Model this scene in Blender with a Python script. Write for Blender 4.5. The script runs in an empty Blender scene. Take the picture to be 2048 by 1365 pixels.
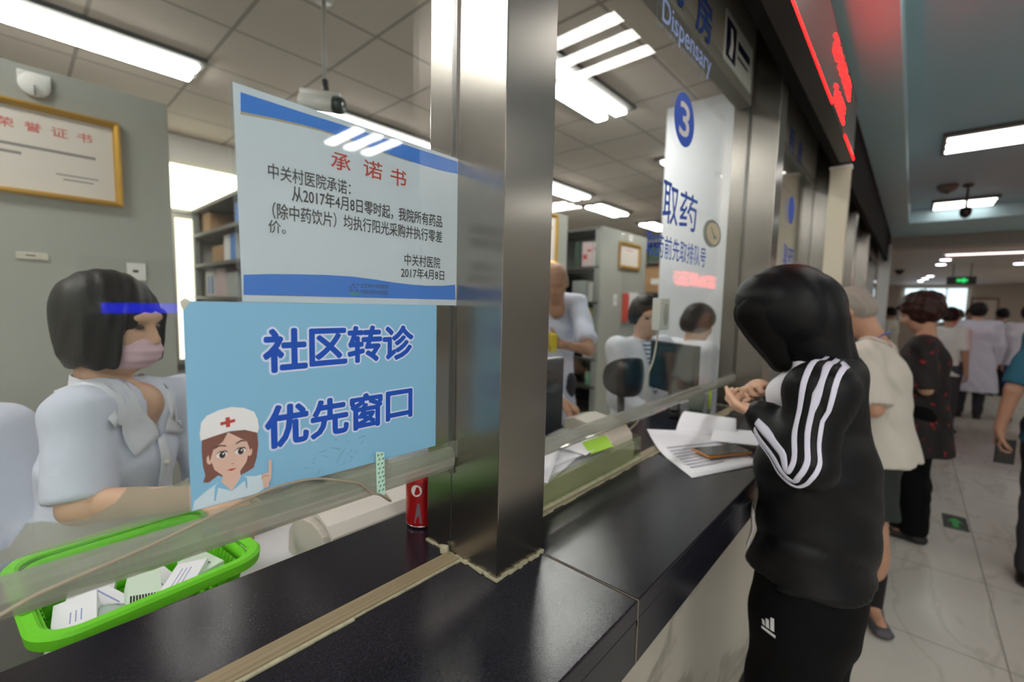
import bpy, bmesh, math, random
import numpy as np
from mathutils import Vector, Matrix
C = bpy.context.scene.collection
SC = bpy.context.scene
random.seed(7)
PI = math.pi

# ------------------------------------------------------------------ camera, world, exposure
EYE = 1.55
def make_camera():
    yaw, pitch, roll = [math.radians(a) for a in (41.767, 4.835, 1.306)]
    f = Vector((-math.sin(yaw)*math.cos(pitch), math.cos(yaw)*math.cos(pitch), -math.sin(pitch)))
    r = Vector((math.cos(yaw), math.sin(yaw), 0)); u = r.cross(f)
    r2 = math.cos(roll)*r + math.sin(roll)*u; u2 = -math.sin(roll)*r + math.cos(roll)*u
    cd = bpy.data.cameras.new('camera'); co = bpy.data.objects.new('camera', cd); C.objects.link(co)
    m = Matrix((r2, u2, -f)).transposed().to_4x4(); m.translation = (0, 0, EYE); co.matrix_world = m
    cd.sensor_width = 36; cd.lens = 892.5/2048*36; cd.clip_start = .02; cd.clip_end = 100
    cd.dof.use_dof = True; cd.dof.focus_distance = .64; cd.dof.aperture_fstop = 2.8
    SC.camera = co
make_camera()
w = bpy.data.worlds.new('world'); SC.world = w; w.use_nodes = True
w.node_tree.nodes['Background'].inputs[0].default_value = (.9, .92, 1, 1)
w.node_tree.nodes['Background'].inputs[1].default_value = .05
SC.view_settings.view_transform = 'Standard'; SC.view_settings.look = 'None'
SC.view_settings.gamma = 1; SC.view_settings.exposure = 0.14; SC.view_settings.use_curve_mapping = False
SC.cycles.use_denoising = True
SC.cycles.max_bounces = 10; SC.cycles.transparent_max_bounces = 24
TUBE = 36.0       # fluorescent tubes in the dispensary
TUBE_HALL = 26.0  # fluorescent tubes in the hall

# ------------------------------------------------------------------ materials
def lin(h):
    if isinstance(h, str):
        h = h.lstrip('#'); c = [int(h[i:i+2], 16)/255 for i in (0, 2, 4)]
    else: c = h
    return tuple(x/12.92 if x <= .04045 else ((x+.055)/1.055)**2.4 for x in c)
MATS = {}
def mat(name, col, rough=.6, metal=0, spec=.5, vary=0, vscale=8, bump=0, bscale=60, alpha=1, stretch=(1, 1, 1), emit=None, es=0, coat=0, sheen=0):
    if name in MATS: return MATS[name]
    m = bpy.data.materials.new(name); m.use_nodes = True; nt = m.node_tree; b = nt.nodes['Principled BSDF']
    c = lin(col); b.inputs['Base Color'].default_value = (*c, 1); b.inputs['Roughness'].default_value = rough
    b.inputs['Metallic'].default_value = metal; b.inputs['Specular IOR Level'].default_value = spec
    b.inputs['Coat Weight'].default_value = coat; b.inputs['Sheen Weight'].default_value = sheen
    if alpha < 1: b.inputs['Alpha'].default_value = alpha
    if emit: b.inputs['Emission Color'].default_value = (*lin(emit), 1); b.inputs['Emission Strength'].default_value = es
    if vary or bump:
        tc = nt.nodes.new('ShaderNodeTexCoord'); mp = nt.nodes.new('ShaderNodeMapping'); mp.inputs['Scale'].default_value = stretch
        nt.links.new(tc.outputs['Object'], mp.inputs[0])
    if vary:
        n = nt.nodes.new('ShaderNodeTexNoise'); n.inputs['Scale'].default_value = vscale; n.inputs['Detail'].default_value = 5
        nt.links.new(mp.outputs[0], n.inputs['Vector'])
        r = nt.nodes.new('ShaderNodeValToRGB'); r.color_ramp.elements[0].position = .3; r.color_ramp.elements[1].position = .7
        r.color_ramp.elements[0].color = (*[x*(1-vary) for x in c], 1); r.color_ramp.elements[1].color = (*[min(1, x*(1+vary)) for x in c], 1)
        nt.links.new(n.outputs['Fac'], r.inputs[0]); nt.links.new(r.outputs[0], b.inputs['Base Color'])
    if bump:
        n = nt.nodes.new('ShaderNodeTexNoise'); n.inputs['Scale'].default_value = bscale; n.inputs['Detail'].default_value = 4
        nt.links.new(mp.outputs[0], n.inputs['Vector']); bp = nt.nodes.new('ShaderNodeBump'); bp.inputs['Strength'].default_value = bump; bp.inputs['Distance'].default_value = .01
        nt.links.new(n.outputs['Fac'], bp.inputs['Height']); nt.links.new(bp.outputs[0], b.inputs['Normal'])
    MATS[name] = m; return m
def emis(name, col, s):
    if name in MATS: return MATS[name]
    m = bpy.data.materials.new(name); m.use_nodes = True; nt = m.node_tree; nt.nodes.remove(nt.nodes['Principled BSDF'])
    e = nt.nodes.new('ShaderNodeEmission'); e.inputs[0].default_value = (*lin(col), 1); e.inputs[1].default_value = s
    nt.links.new(e.outputs[0], nt.nodes['Material Output'].inputs[0]); MATS[name] = m; return m
def glassy(name, tint='#fbfdfc', refl=1.0, haze=0.0, hazecol='#c9d6cc', rough=0.0, noise=0):
    """thin sheet: see-through plus a Fresnel mirror (facing based, so both faces behave alike) plus a little dust"""
    if name in MATS: return MATS[name]
    m = bpy.data.materials.new(name); m.use_nodes = True; nt = m.node_tree; L = nt.links.new; nt.nodes.remove(nt.nodes['Principled BSDF'])
    t = nt.nodes.new('ShaderNodeBsdfTransparent'); t.inputs[0].default_value = (*lin(tint), 1)
    d = nt.nodes.new('ShaderNodeBsdfDiffuse'); d.inputs[0].default_value = (*lin(hazecol), 1)
    g = nt.nodes.new('ShaderNodeBsdfGlossy'); g.inputs['Roughness'].default_value = rough
    lw = nt.nodes.new('ShaderNodeLayerWeight'); lw.inputs[0].default_value = .5
    p = nt.nodes.new('ShaderNodeMath'); p.operation = 'POWER'; p.inputs[1].default_value = 5; L(lw.outputs['Facing'], p.inputs[0])
    a = nt.nodes.new('ShaderNodeMath'); a.operation = 'MULTIPLY_ADD'; a.inputs[1].default_value = .95*refl; a.inputs[2].default_value = .045*refl; a.use_clamp = True
    L(p.outputs[0], a.inputs[0])
    m1 = nt.nodes.new('ShaderNodeMixShader'); m1.inputs[0].default_value = haze; L(t.outputs[0], m1.inputs[1]); L(d.outputs[0], m1.inputs[2])
    if noise:
        tc = nt.nodes.new('ShaderNodeTexCoord'); n = nt.nodes.new('ShaderNodeTexNoise'); n.inputs['Scale'].default_value = noise; n.inputs['Detail'].default_value = 6
        mr = nt.nodes.new('ShaderNodeMapRange'); mr.inputs[1].default_value = .35; mr.inputs[2].default_value = .7; mr.inputs[3].default_value = haze*.35; mr.inputs[4].default_value = min(1, haze*1.5)
        L(tc.outputs['Object'], n.inputs['Vector']); L(n.outputs['Fac'], mr.inputs[0]); L(mr.outputs[0], m1.inputs[0])
    m2 = nt.nodes.new('ShaderNodeMixShader'); L(a.outputs[0], m2.inputs[0]); L(m1.outputs[0], m2.inputs[1]); L(g.outputs[0], m2.inputs[2])
    L(m2.outputs[0], nt.nodes['Material Output'].inputs[0]); MATS[name] = m; return m
def grid_mat(name, base, line, size, offs, lw=.018, axes=(0, 1), rough=.8, vary=.05, spec=.3):
    """square tiles with a joint, on two object axes"""
    m = bpy.data.materials.new(name); m.use_nodes = True; nt = m.node_tree; L = nt.links.new; b = nt.nodes['Principled BSDF']
    b.inputs['Roughness'].default_value = rough; b.inputs['Specular IOR Level'].default_value = spec
    tc = nt.nodes.new('ShaderNodeTexCoord'); sp = nt.nodes.new('ShaderNodeSeparateXYZ'); L(tc.outputs['Object'], sp.inputs[0])
    outs = []
    for ax, o in zip(axes, offs):
        s = nt.nodes.new('ShaderNodeMath'); s.operation = 'SUBTRACT'; s.inputs[1].default_value = o - 60*size; L(sp.outputs[ax], s.inputs[0])
        q = nt.nodes.new('ShaderNodeMath'); q.operation = 'PINGPONG'; q.inputs[1].default_value = size/2; L(s.outputs[0], q.inputs[0])
        l = nt.nodes.new('ShaderNodeMath'); l.operation = 'LESS_THAN'; l.inputs[1].default_value = lw/2; L(q.outputs[0], l.inputs[0]); outs.append(l)
    mx = nt.nodes.new('ShaderNodeMath'); mx.operation = 'MAXIMUM'; L(outs[0].outputs[0], mx.inputs[0]); L(outs[1].outputs[0], mx.inputs[1])
    n = nt.nodes.new('ShaderNodeTexNoise'); n.inputs['Scale'].default_value = 1.7; L(tc.outputs['Object'], n.inputs['Vector'])
    r = nt.nodes.new('ShaderNodeValToRGB'); c = lin(base); r.color_ramp.elements[0].color = (*[x*(1-vary) for x in c], 1); r.color_ramp.elements[1].color = (*[min(1, x*(1+vary)) for x in c], 1)
    L(n.outputs['Fac'], r.inputs[0])
    mix = nt.nodes.new('ShaderNodeMix'); mix.data_type = 'RGBA'; L(mx.outputs[0], mix.inputs['Factor']); L(r.outputs[0], mix.inputs['A']); mix.inputs['B'].default_value = (*lin(line), 1)
    L(mix.outputs['Result'], b.inputs['Base Color']); MATS[name] = m; return m, nt, r
def marble(name, base, vein, size=.84, offs=(.427, 2.82), rough=.22, lw=.006, axes=(0, 1), joint='#8a877c'):
    m, nt, ramp = grid_mat(name, base, joint, size, offs, lw, axes, rough, .05, .5); L = nt.links.new
    tc = nt.nodes.new('ShaderNodeTexCoord'); mp = nt.nodes.new('ShaderNodeMapping'); mp.inputs['Rotation'].default_value = (.3, .2, .9); mp.inputs['Scale'].default_value = (1.6, .5, 1); L(tc.outputs['Object'], mp.inputs[0])
    n = nt.nodes.new('ShaderNodeTexNoise'); n.inputs['Scale'].default_value = 2.3; n.inputs['Detail'].default_value = 9; n.inputs['Distortion'].default_value = .5; L(mp.outputs[0], n.inputs['Vector'])
    e = ramp.color_ramp.elements; c, v = lin(base), lin(vein)
    e[0].position = .36; e[0].color = (*[x*.94 for x in c], 1); e[1].position = .66; e[1].color = (*c, 1)
    for pos, col in ((.47, c), (.5, v), (.53, [x*.97 for x in c])):
        q = e.new(pos); q.color = (*col, 1)
    L(n.outputs['Fac'], ramp.inputs[0]); return m
def steel_mat(name, col='#9a958f', rough=.26):
    m = mat(name, col, rough, 1); nt = m.node_tree; L = nt.links.new; b = nt.nodes['Principled BSDF']
    tg = nt.nodes.new('ShaderNodeTangent'); tg.direction_type = 'RADIAL'; tg.axis = 'Z'; L(tg.outputs[0], b.inputs['Tangent']); b.inputs['Anisotropic'].default_value = .75
    tc = nt.nodes.new('ShaderNodeTexCoord'); mp = nt.nodes.new('ShaderNodeMapping'); mp.inputs['Scale'].default_value = (300, 300, 1); L(tc.outputs['Object'], mp.inputs[0])
    n = nt.nodes.new('ShaderNodeTexNoise'); n.inputs['Scale'].default_value = 1; n.inputs['Detail'].default_value = 3; L(mp.outputs[0], n.inputs['Vector'])
    r = nt.nodes.new('ShaderNodeMapRange'); r.inputs[3].default_value = rough-.006; r.inputs[4].default_value = rough+.008; L(n.outputs['Fac'], r.inputs[0]); L(r.outputs[0], b.inputs['Roughness'])
    return m

# ------------------------------------------------------------------ object helpers
def thing(name, label, cat, loc=(0, 0, 0), group=None):
    o = bpy.data.objects.new(name, None); C.objects.link(o); o.empty_display_size = .05; o.location = loc
    return tag(o, label, cat, group)
def tag(o, label, cat, group=None, kind=None):
    o['label'] = label; o['category'] = cat
    if group: o['group'] = group
    if kind: o['kind'] = kind
    return o
def child(t, name): return [o for o in t.children if o.name.split('.')[0] == name][0]
def struct(o): o['kind'] = 'structure'; return o
def link(name, me, parent=None):
    o = bpy.data.objects.new(name, me); C.objects.link(o)
    if parent is not None:
        par = parent; chain = Vector((0, 0, 0))
        while par is not None: chain = chain + par.location; par = par.parent
        me.transform(Matrix.Translation(-chain)); o.parent = parent
    return o
class MB:
    """collects shapes in world coordinates; build() links them as ONE mesh object"""
    def __init__(s): s.v = []; s.f = []; s.mi = []; s.cur = 0
    def add(s, vs, fs):
        n = len(s.v); s.v += [tuple(v) for v in vs]; s.f += [tuple(i+n for i in f) for f in fs]; s.mi += [s.cur]*len(fs); return s
    def box(s, x0, x1, y0, y1, z0, z1, M=None):
        vs = [Vector((x, y, z)) for z in (z0, z1) for y in (y0, y1) for x in (x0, x1)]
        if M is not None: vs = [M @ v for v in vs]
        return s.add(vs, [(0, 2, 3, 1), (4, 5, 7, 6), (0, 1, 5, 4), (2, 6, 7, 3), (0, 4, 6, 2), (1, 3, 7, 5)])
    def tube(s, pts, r, n=10, caps=True):
        pts = [Vector(p) for p in pts]; rs = r if isinstance(r, (list, tuple)) else [r]*len(pts); vs = []; fs = []; prev = None
        for i, p in enumerate(pts):
            t = (pts[min(i+1, len(pts)-1)] - pts[max(i-1, 0)]).normalized()
            a = prev - prev.dot(t)*t if prev is not None else (Vector((0, 0, 1)).cross(t) if abs(t.z) < .95 else Vector((1, 0, 0)).cross(t))
            a.normalize(); prev = a; b = t.cross(a)
            vs += [p + rs[i]*(math.cos(2*PI*k/n)*a + math.sin(2*PI*k/n)*b) for k in range(n)]
        for i in range(len(pts)-1):
            fs += [(i*n+k, i*n+(k+1) % n, (i+1)*n+(k+1) % n, (i+1)*n+k) for k in range(n)]
        if caps: fs += [tuple(range(n))[::-1], tuple((len(pts)-1)*n+k for k in range(n))]
        return s.add(vs, fs)
    def lathe(s, c, prof, n=28, M=None):
        """prof: (radius, z) from bottom to top around a vertical axis at c"""
        vs = []; fs = []
        for r, z in prof:
            for k in range(n):
                v = Vector((r*math.cos(2*PI*k/n), r*math.sin(2*PI*k/n), z)); v = (M @ v) if M is not None else v
                vs.append(v + Vector(c))
        for i in range(len(prof)-1):
            fs += [(i*n+k, i*n+(k+1) % n, (i+1)*n+(k+1) % n, (i+1)*n+k) for k in range(n)]
        fs += [tuple(range(n))[::-1], tuple((len(prof)-1)*n+k for k in range(n))]
        return s.add(vs, fs)
    def prism(s, poly, to3, t0, t1):
        """poly: 2D outline; to3(u, v, t) places it; a slab from t0 to t1"""
        n = len(poly); vs = [to3(u, v, t0) for u, v in poly] + [to3(u, v, t1) for u, v in poly]
        return s.add(vs, [tuple(range(n))[::-1], tuple(range(n, 2*n))] + [(k, (k+1) % n, n+(k+1) % n, n+k) for k in range(n)])
    def build(s, name, m, parent=None, smooth=False, bevel=0, solid=0):
        me = bpy.data.meshes.new(name); me.from_pydata([tuple(v) for v in s.v], [], s.f)
        for mm in (m if isinstance(m, (list, tuple)) else [m]): me.materials.append(mm)
        me.polygons.foreach_set('material_index', s.mi)
        bm = bmesh.new(); bm.from_mesh(me); bmesh.ops.recalc_face_normals(bm, faces=bm.faces)
        if bevel: bmesh.ops.bevel(bm, geom=[e for e in bm.edges if len(e.link_faces) == 2 and e.calc_face_angle(0) > .5], offset=bevel, segments=2, profile=.6, affect='EDGES')
        bm.to_mesh(me); bm.free()
        if smooth: me.polygons.foreach_set('use_smooth', [True]*len(me.polygons))
        o = link(name, me, parent)
        if solid:
            md = o.modifiers.new('solid', 'SOLIDIFY'); md.thickness = solid
        return o
def box(name, x0, x1, y0, y1, z0, z1, m, parent=None, bevel=0): return MB().box(x0, x1, y0, y1, z0, z1).build(name, m, parent, bevel=bevel)
def rotbox(cx, cy, cz, lx, ly, lz, rz=0, rx=0, ry=0):
    M = Matrix.Translation((cx, cy, cz)) @ Matrix.Rotation(rz, 4, 'Z') @ Matrix.Rotation(ry, 4, 'Y') @ Matrix.Rotation(rx, 4, 'X')
    return MB().box(-lx/2, lx/2, -ly/2, ly/2, 0, lz, M)
def onx(X):     # outline in (y, z) on a plane facing the hall
    return lambda u, v, t: (X+t, u, v)
def text_verts(body):
    cu = bpy.data.curves.new('lettering_source', 'FONT'); cu.body = body; cu.size = 1; cu.resolution_u = 3
    o = bpy.data.objects.new('lettering_source', cu); C.objects.link(o)
    dg = bpy.context.evaluated_depsgraph_get(); dg.update(); me = bpy.data.meshes.new_from_object(o.evaluated_get(dg))
    v = np.array([x.co[:2] for x in me.vertices]); f = [tuple(p.vertices) for p in me.polygons]
    bpy.data.objects.remove(o); bpy.data.curves.remove(cu); bpy.data.meshes.remove(me); return v, f
def letters(mb, body, to3, u0, u1, v0, v1, t, off=0, thick=0):
    """writes body fitted to the rectangle u0..u1, v0..v1"""
    v, f = text_verts(body); a, b = v.min(0), v.max(0); q = (v-a)/np.maximum(b-a, 1e-6); r = off*(v1-v0)
    n = 0 if not off else 8 if off < .04 else 14
    for k in range(max(n, 1)):     # stroke weight: the same outline stamped around a small circle
        du, dv = (r*math.cos(2*PI*k/n), r*math.sin(2*PI*k/n)) if n else (0, 0)
        mb.add([to3(u0+(u1-u0)*x+du, v0+(v1-v0)*y+dv, t+k*2e-6) for x, y in q], f)
    return mb

# ------------------------------------------------------------------ signed-distance modelling for bodies and cloth
V = lambda *a: np.array(a, float)
def unit(a): a = np.array(a, float); return a/max(1e-9, np.linalg.norm(a))
def cone(a, b, ra, rb, k=.02):
    a, b = V(*a), V(*b); ab = b-a; L2 = max(1e-12, ab@ab); R = max(ra, rb)
    def fn(p):
        t = np.clip(((p-a)@ab)/L2, 0, 1); return np.linalg.norm(p-a-t[..., None]*ab, axis=-1) - (ra+(rb-ra)*t)
    return dict(fn=fn, lo=np.minimum(a, b)-R, hi=np.maximum(a, b)+R, k=k, op='u')
def fcone(a, b, ra, rb, k=.02):
    """cone with flat ends: sleeves, trouser legs"""
    a, b = V(*a), V(*b); ab = b-a; L = np.linalg.norm(ab); t_ = ab/L; R = max(ra, rb)
    def fn(p):
        h = (p-a)@t_; t = np.clip(h/L, 0, 1); rad = np.linalg.norm(p-a-h[..., None]*t_, axis=-1)-(ra+(rb-ra)*t)
        e = np.maximum(-h, h-L); return np.where((rad > 0) & (e > 0), np.hypot(np.maximum(rad, 0), np.maximum(e, 0)), np.maximum(rad, e))
    return dict(fn=fn, lo=np.minimum(a, b)-R, hi=np.maximum(a, b)+R, k=k, op='u')
def ell(c, r, ax=None, k=.02, op='u'):
    c = V(*c); r = V(*r); A = np.eye(3) if ax is None else np.array(ax, float); R = r.max()
    def fn(p):
        q = (p-c)@A.T; k0 = np.linalg.norm(q/r, axis=-1); k1 = np.linalg.norm(q/(r*r), axis=-1); return k0*(k0-1)/np.maximum(k1, 1e-9)
    return dict(fn=fn, lo=c-R, hi=c+R, k=k, op=op)
def eseg(a, b, side, wa, wb, k=.03):
    """elliptical tube from a to b: half widths wa/wb = (sideways, front-back)"""
    a, b = V(*a), V(*b); ab = b-a; L = np.linalg.norm(ab); t_ = ab/L; s = V(*side); s = unit(s-(s@t_)*t_); f = np.cross(t_, s); R = max(*wa, *wb)
    def fn(p):
        q = p-a; h = q@t_; t = np.clip(h/L, 0, 1); ru = wa[0]+(wb[0]-wa[0])*t; rv = wa[1]+(wb[1]-wa[1])*t
        e = np.maximum(np.maximum(-h, h-L), 0); m = np.minimum(ru, rv)
        return (np.sqrt(((q@s)/ru)**2+((q@f)/rv)**2+(e/m)**2)-1)*m
    return dict(fn=fn, lo=np.minimum(a, b)-R, hi=np.maximum(a, b)+R, k=k, op='u')
def cut(pt, n, k=.004):     # keep the side the normal points away from
    pt, n = V(*pt), unit(n); return dict(fn=lambda p: (p-pt)@n, lo=None, hi=None, k=k, op='i')
def folds(fn): return dict(fn=fn, lo=None, hi=None, k=0, op='d')
def comb(D, d, k, op):
    if op == 'd': return D+d
    if op == 's': d = -d
    if op == 'u':
        if k <= 0: return np.minimum(D, d)
        h = np.maximum(k-np.abs(D-d), 0)/k; return np.minimum(D, d)-h*h*k*.25
    h = np.maximum(k-np.abs(D-d), 0)/max(k, 1e-9); return np.maximum(D, d)+h*h*k*.25
def sdf_at(prims, p):
    D = np.full(p.shape[:-1], .5)
    for q in prims: D = comb(D, q['fn'](p), q['k'], q['op'])
    return D
def nets(prims, h):
    us = [q for q in prims if q['op'] == 'u']; lo = np.min([q['lo'] for q in us], 0)-3*h; hi = np.max([q['hi'] for q in us], 0)+3*h
    n = np.ceil((hi-lo)/h).astype(int)+1; ax = [lo[i]+h*np.arange(n[i]) for i in range(3)]; D = np.full(n, .25)
    for q in prims:
        if q['lo'] is None: sl = [slice(0, n[i]) for i in range(3)]
        else:
            m = q['k']+3*h; i0 = np.clip(np.floor((q['lo']-m-lo)/h).astype(int), 0, n); i1 = np.clip(np.ceil((q['hi']+m-lo)/h).astype(int)+1, 0, n); sl = [slice(i0[i], i1[i]) for i in range(3)]
            if any(s.stop <= s.start for s in sl): continue
        P = np.stack(np.meshgrid(*[ax[i][sl[i]] for i in range(3)], indexing='ij'), -1); sl = tuple(sl)
        D[sl] = comb(D[sl], q['fn'](P), q['k'], q['op'])
    S = D < 0; c = [n[i]-1 for i in range(3)]
    cnt = sum(S[dx:c[0]+dx, dy:c[1]+dy, dz:c[2]+dz].astype(int) for dx in (0, 1) for dy in (0, 1) for dz in (0, 1))
    act = (cnt > 0) & (cnt < 8); I = np.argwhere(act); idx = -np.ones(c, int); idx[act] = np.arange(len(I))
    acc = np.zeros((len(I), 3)); num = np.zeros(len(I))
    cor = [(dx, dy, dz) for dx in (0, 1) for dy in (0, 1) for dz in (0, 1)]
    for a in cor:
        for d in range(3):
            if a[d]: continue
            b = list(a); b[d] = 1
            da = D[tuple((I+a).T)]; db = D[tuple((I+b).T)]; m = (da < 0) != (db < 0)
            t = np.where(m, da/np.where(m, da-db, 1), 0); pos = np.array(a, float)[None].repeat(len(I), 0); pos[:, d] += t
            acc[m] += pos[m]; num[m] += 1
    vs = lo+(I+acc/np.maximum(num, 1)[:, None])*h; fs = []
    for d in range(3):
        e = [slice(None)]*3; e2 = [slice(None)]*3; e[d] = slice(0, n[d]-1); e2[d] = slice(1, n[d]); A, B = S[tuple(e)], S[tuple(e2)]
        J = np.argwhere(A != B); o1, o2 = (d+1) % 3, (d+2) % 3
        J = J[(J[:, o1] > 0) & (J[:, o2] > 0) & (J[:, o1] < n[o1]-1) & (J[:, o2] < n[o2]-1)]
        if not len(J): continue
        def cell(a, b):
            K = J.copy(); K[:, o1] -= a; K[:, o2] -= b; return idx[tuple(K.T)]
        q = np.stack([cell(1, 1), cell(0, 1), cell(0, 0), cell(1, 0)], 1); flip = ~A[tuple(J.T)]; q[flip] = q[flip][:, ::-1]; fs.append(q)
    return vs, np.concatenate(fs)
def sculpt(name, prims, h, m, parent=None):
    vs, fs = nets(prims, h); me = bpy.data.meshes.new(name); me.from_pydata(vs.tolist(), [], fs.tolist()); me.materials.append(m)
    me.polygons.foreach_set('use_smooth', [True]*len(me.polygons)); return link(name, me, parent)
def drape(prims, pts, off=.0015, it=8):
    p = np.array(pts, float); e = .002
    for _ in range(it):
        d = sdf_at(prims, p); g = np.stack([sdf_at(prims, p+e*np.eye(3)[i])-sdf_at(prims, p-e*np.eye(3)[i]) for i in range(3)], -1)/(2*e)
        g /= np.maximum(np.linalg.norm(g, axis=-1, keepdims=True), .3); p = p-(d-off)[..., None]*g
    return p

# ------------------------------------------------------------------ shared materials
STEEL = steel_mat('brushed_steel')
GRANITE = mat('black_granite', '#1b1b23', .16, vary=.6, vscale=420, spec=.32, bump=.05, bscale=700)
CEIL, _, _ = grid_mat('ceiling_tile', '#c4bab0', '#978e85', .6, (-.157, .36), .022, (0, 1), .85, .03)
GREYMETAL = mat('grey_enamel', '#a3a59e', .45, vary=.04, vscale=3)
DARKMETAL = mat('dark_metal', '#3b3a38', .5)
WHITE = mat('white_plastic', '#e6e6e4', .4)
CREAM = mat('cream_paint', '#c9c0ac', .5)
PAPER = mat('white_paper', '#e9e8ee', .8)
BLACKP = mat('black_plastic', '#17171a', .45)
GLASS = glassy('clear_glass')
GLASSBAND = glassy('thick_glass_edge', '#efeeea', .8, .45, '#b3b2a8', .12)
BLUEINK = mat('blue_ink', '#0f4cb4', .5)
REDINK = mat('red_ink', '#c0392b', .6)
BLACKINK = mat('black_ink', '#1d1d22', .6)
GOLD = mat('gilt_frame', '#c79a3a', .35, .6)
# ------------------------------------------------------------------ setting
FLOORM = marble('floor_marble', '#c6c3bb', '#b7b3aa')
struct(MB().box(-6, 5, -4, 30, -.1, 0).build('floor', FLOORM))
struct(box('wall_back', -5.75, -5.6, -4, 11, 0, 3.15, mat('wall_paint', '#d6d4ce', .8)))
struct(box('wall_left', -5.6, 5, -4.1, -4, 0, 3.15, mat('wall_paint', '#d6d4ce', .8)))
struct(box('wall_right', 4.2, 4.3, -4, 30, 0, 3.15, mat('hall_paint', '#c9c8c0', .7)))
struct(box('wall_side', -5.6, -.62, 10.9, 11, 0, 3.15, mat('wall_paint', '#d6d4ce', .8)))
struct(box('ceiling_dispensary', -5.6, -.56, -4, 10.9, 3.15, 3.2, CEIL))
TEAL = mat('teal_ceiling', '#b2d0d8', .38, spec=.35)
mb = MB().box(-.40, -.145, -4, 9.5, 2.95, 3.2).box(-.145, 4.2, 9.5, 11.2, 2.95, 3.2).box(-.40, -.145, 9.5, 11.2, 2.95, 3.2)
struct(mb.build('ceiling_soffit', TEAL))
struct(box('ceiling_hall', -.145, 4.2, -4, 9.5, 3.15, 3.2, mat('tray_ceiling', '#a2c2cf', .5)))
struct(box('trim_beam', -.62, 4.2, 11.2, 11.4, 2.76, 3.2, mat('beam_paint', '#a39d95', .7)))
struct(box('ceiling_corridor', -3, 4.2, 11.4, 26, 2.72, 2.76, mat('corridor_ceiling', '#c4b7b0', .6)))
# front of the dispensary above the glass
FASCIA = mat('fascia_panel', '#8f8b82', .5)
struct(box('trim_fascia', -.60, -.545, -4, 10.9, 2.365, 3.2, FASCIA))
struct(box('trim_header', -.44, -.40, -4, 10.9, 2.455, 3.2, mat('header_brown', '#1b1816', .8, spec=.08)))
struct(box('trim_soffit', -.545, -.44, -4, 10.9, 2.70, 2.74, mat('header_brown', '#1b1816', .8, spec=.08)))
# far end of the corridor
struct(box('wall_corridor', -3, -.62, 11, 11.1, 0, 3.2, mat('dark_wall', '#8f7f77', .7)))
struct(box('wall_far', -3, 4.2, 25.5, 25.7, 0, 2.76, mat('far_wall', '#b5a698', .7)))
struct(box('wall_corridor_left', -1.6, -1.5, 11.1, 25.5, 0, 2.76, mat('dark_wall', '#8f7f77', .7)))
struct(box('trim_column_right', 1.62, 2.3, 6.3, 8.8, 0, 3.15, mat('column_stone', '#7d7062', .4)))
struct(box('trim_column_far', 2.0, 2.75, 15.5, 16.2, 0, 2.72, mat('column_stone', '#7d7062', .4)))
struct(box('trim_white_post', -.52, -.36, 10.5, 10.62, 0, 2.75, mat('white_post', '#d5d9da', .5)))
# windows: the tall one at the back of the dispensary, the bright glazing at the end of the corridor
for nm, (x0, x1, y0, y1, z0, z1), st in (('window_1', (-5.6, -5.58, .75, 1.72, 2.42, 2.86), 3.2), ('window_2', (-5.6, -5.58, 1.12, 1.27, .9, 2.33), 2.2)):
    o = struct(MB().box(x0, x1, y0, y1, z0, z1).build(nm, emis('daylight_%s' % nm, '#fffbe0', st)))
    fr = MB()
    for a in ((x0, x1+.03, y0-.05, y0, z0-.05, z1+.05), (x0, x1+.03, y1, y1+.05, z0-.05, z1+.05), (x0, x1+.03, y0, y1, z1, z1+.05), (x0, x1+.03, y0, y1, z0-.05, z0)): fr.box(*a)
    fr.build('window_frame', mat('window_white', '#d9d6c6', .5), o)
o = struct(MB().box(-.35, 1.6, 25.46, 25.5, 1.2, 2.55).build('window_3', emis('daylight_far', '#d8ecf5', 1.6)))
fr = MB()
for y in (-.35, .3, .95, 1.56): fr.box(y, y+.05, 25.43, 25.46, 1.15, 2.6)
fr.build('window_frame', mat('window_white', '#d9d6c6', .5), o)

# ------------------------------------------------------------------ ceiling lights
def troffer(x0, x1, y0, y1, z, n, axis, es, label, group, name='ceiling_light'):
    """recessed-look fitting: shallow white tray with n bright tubes; tubes run along axis"""
    t = thing(name, label, 'ceiling light', ((x0+x1)/2, (y0+y1)/2, z), group)
    box('tray', x0-.03, x1+.03, y0-.03, y1+.03, z-.03, z-.001, mat('tray_grey', '#4e4c48', .7), t)
    wdt = ((x1-x0) if axis == 'y' else (y1-y0)); step = wdt/n
    for i in range(n):
        a = (x0 if axis == 'y' else y0)+step*(i+.5); hw = min(.05, step*(.30 if axis == 'y' else .26))
        if axis == 'y': MB().box(a-hw, a+hw, y0, y1, z-.055, z-.03).build('tube', emis('tube_light_%.1f' % es, '#fffcf6', es), t, bevel=.008)
        else: MB().box(x0, x1, a-hw, a+hw, z-.040, z-.0295).build('tube', emis('tube_light_%.1f' % es, '#fffcf6', es), t, bevel=.003)
    return t
G = 'paired tube lights in the dispensary ceiling'
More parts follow.
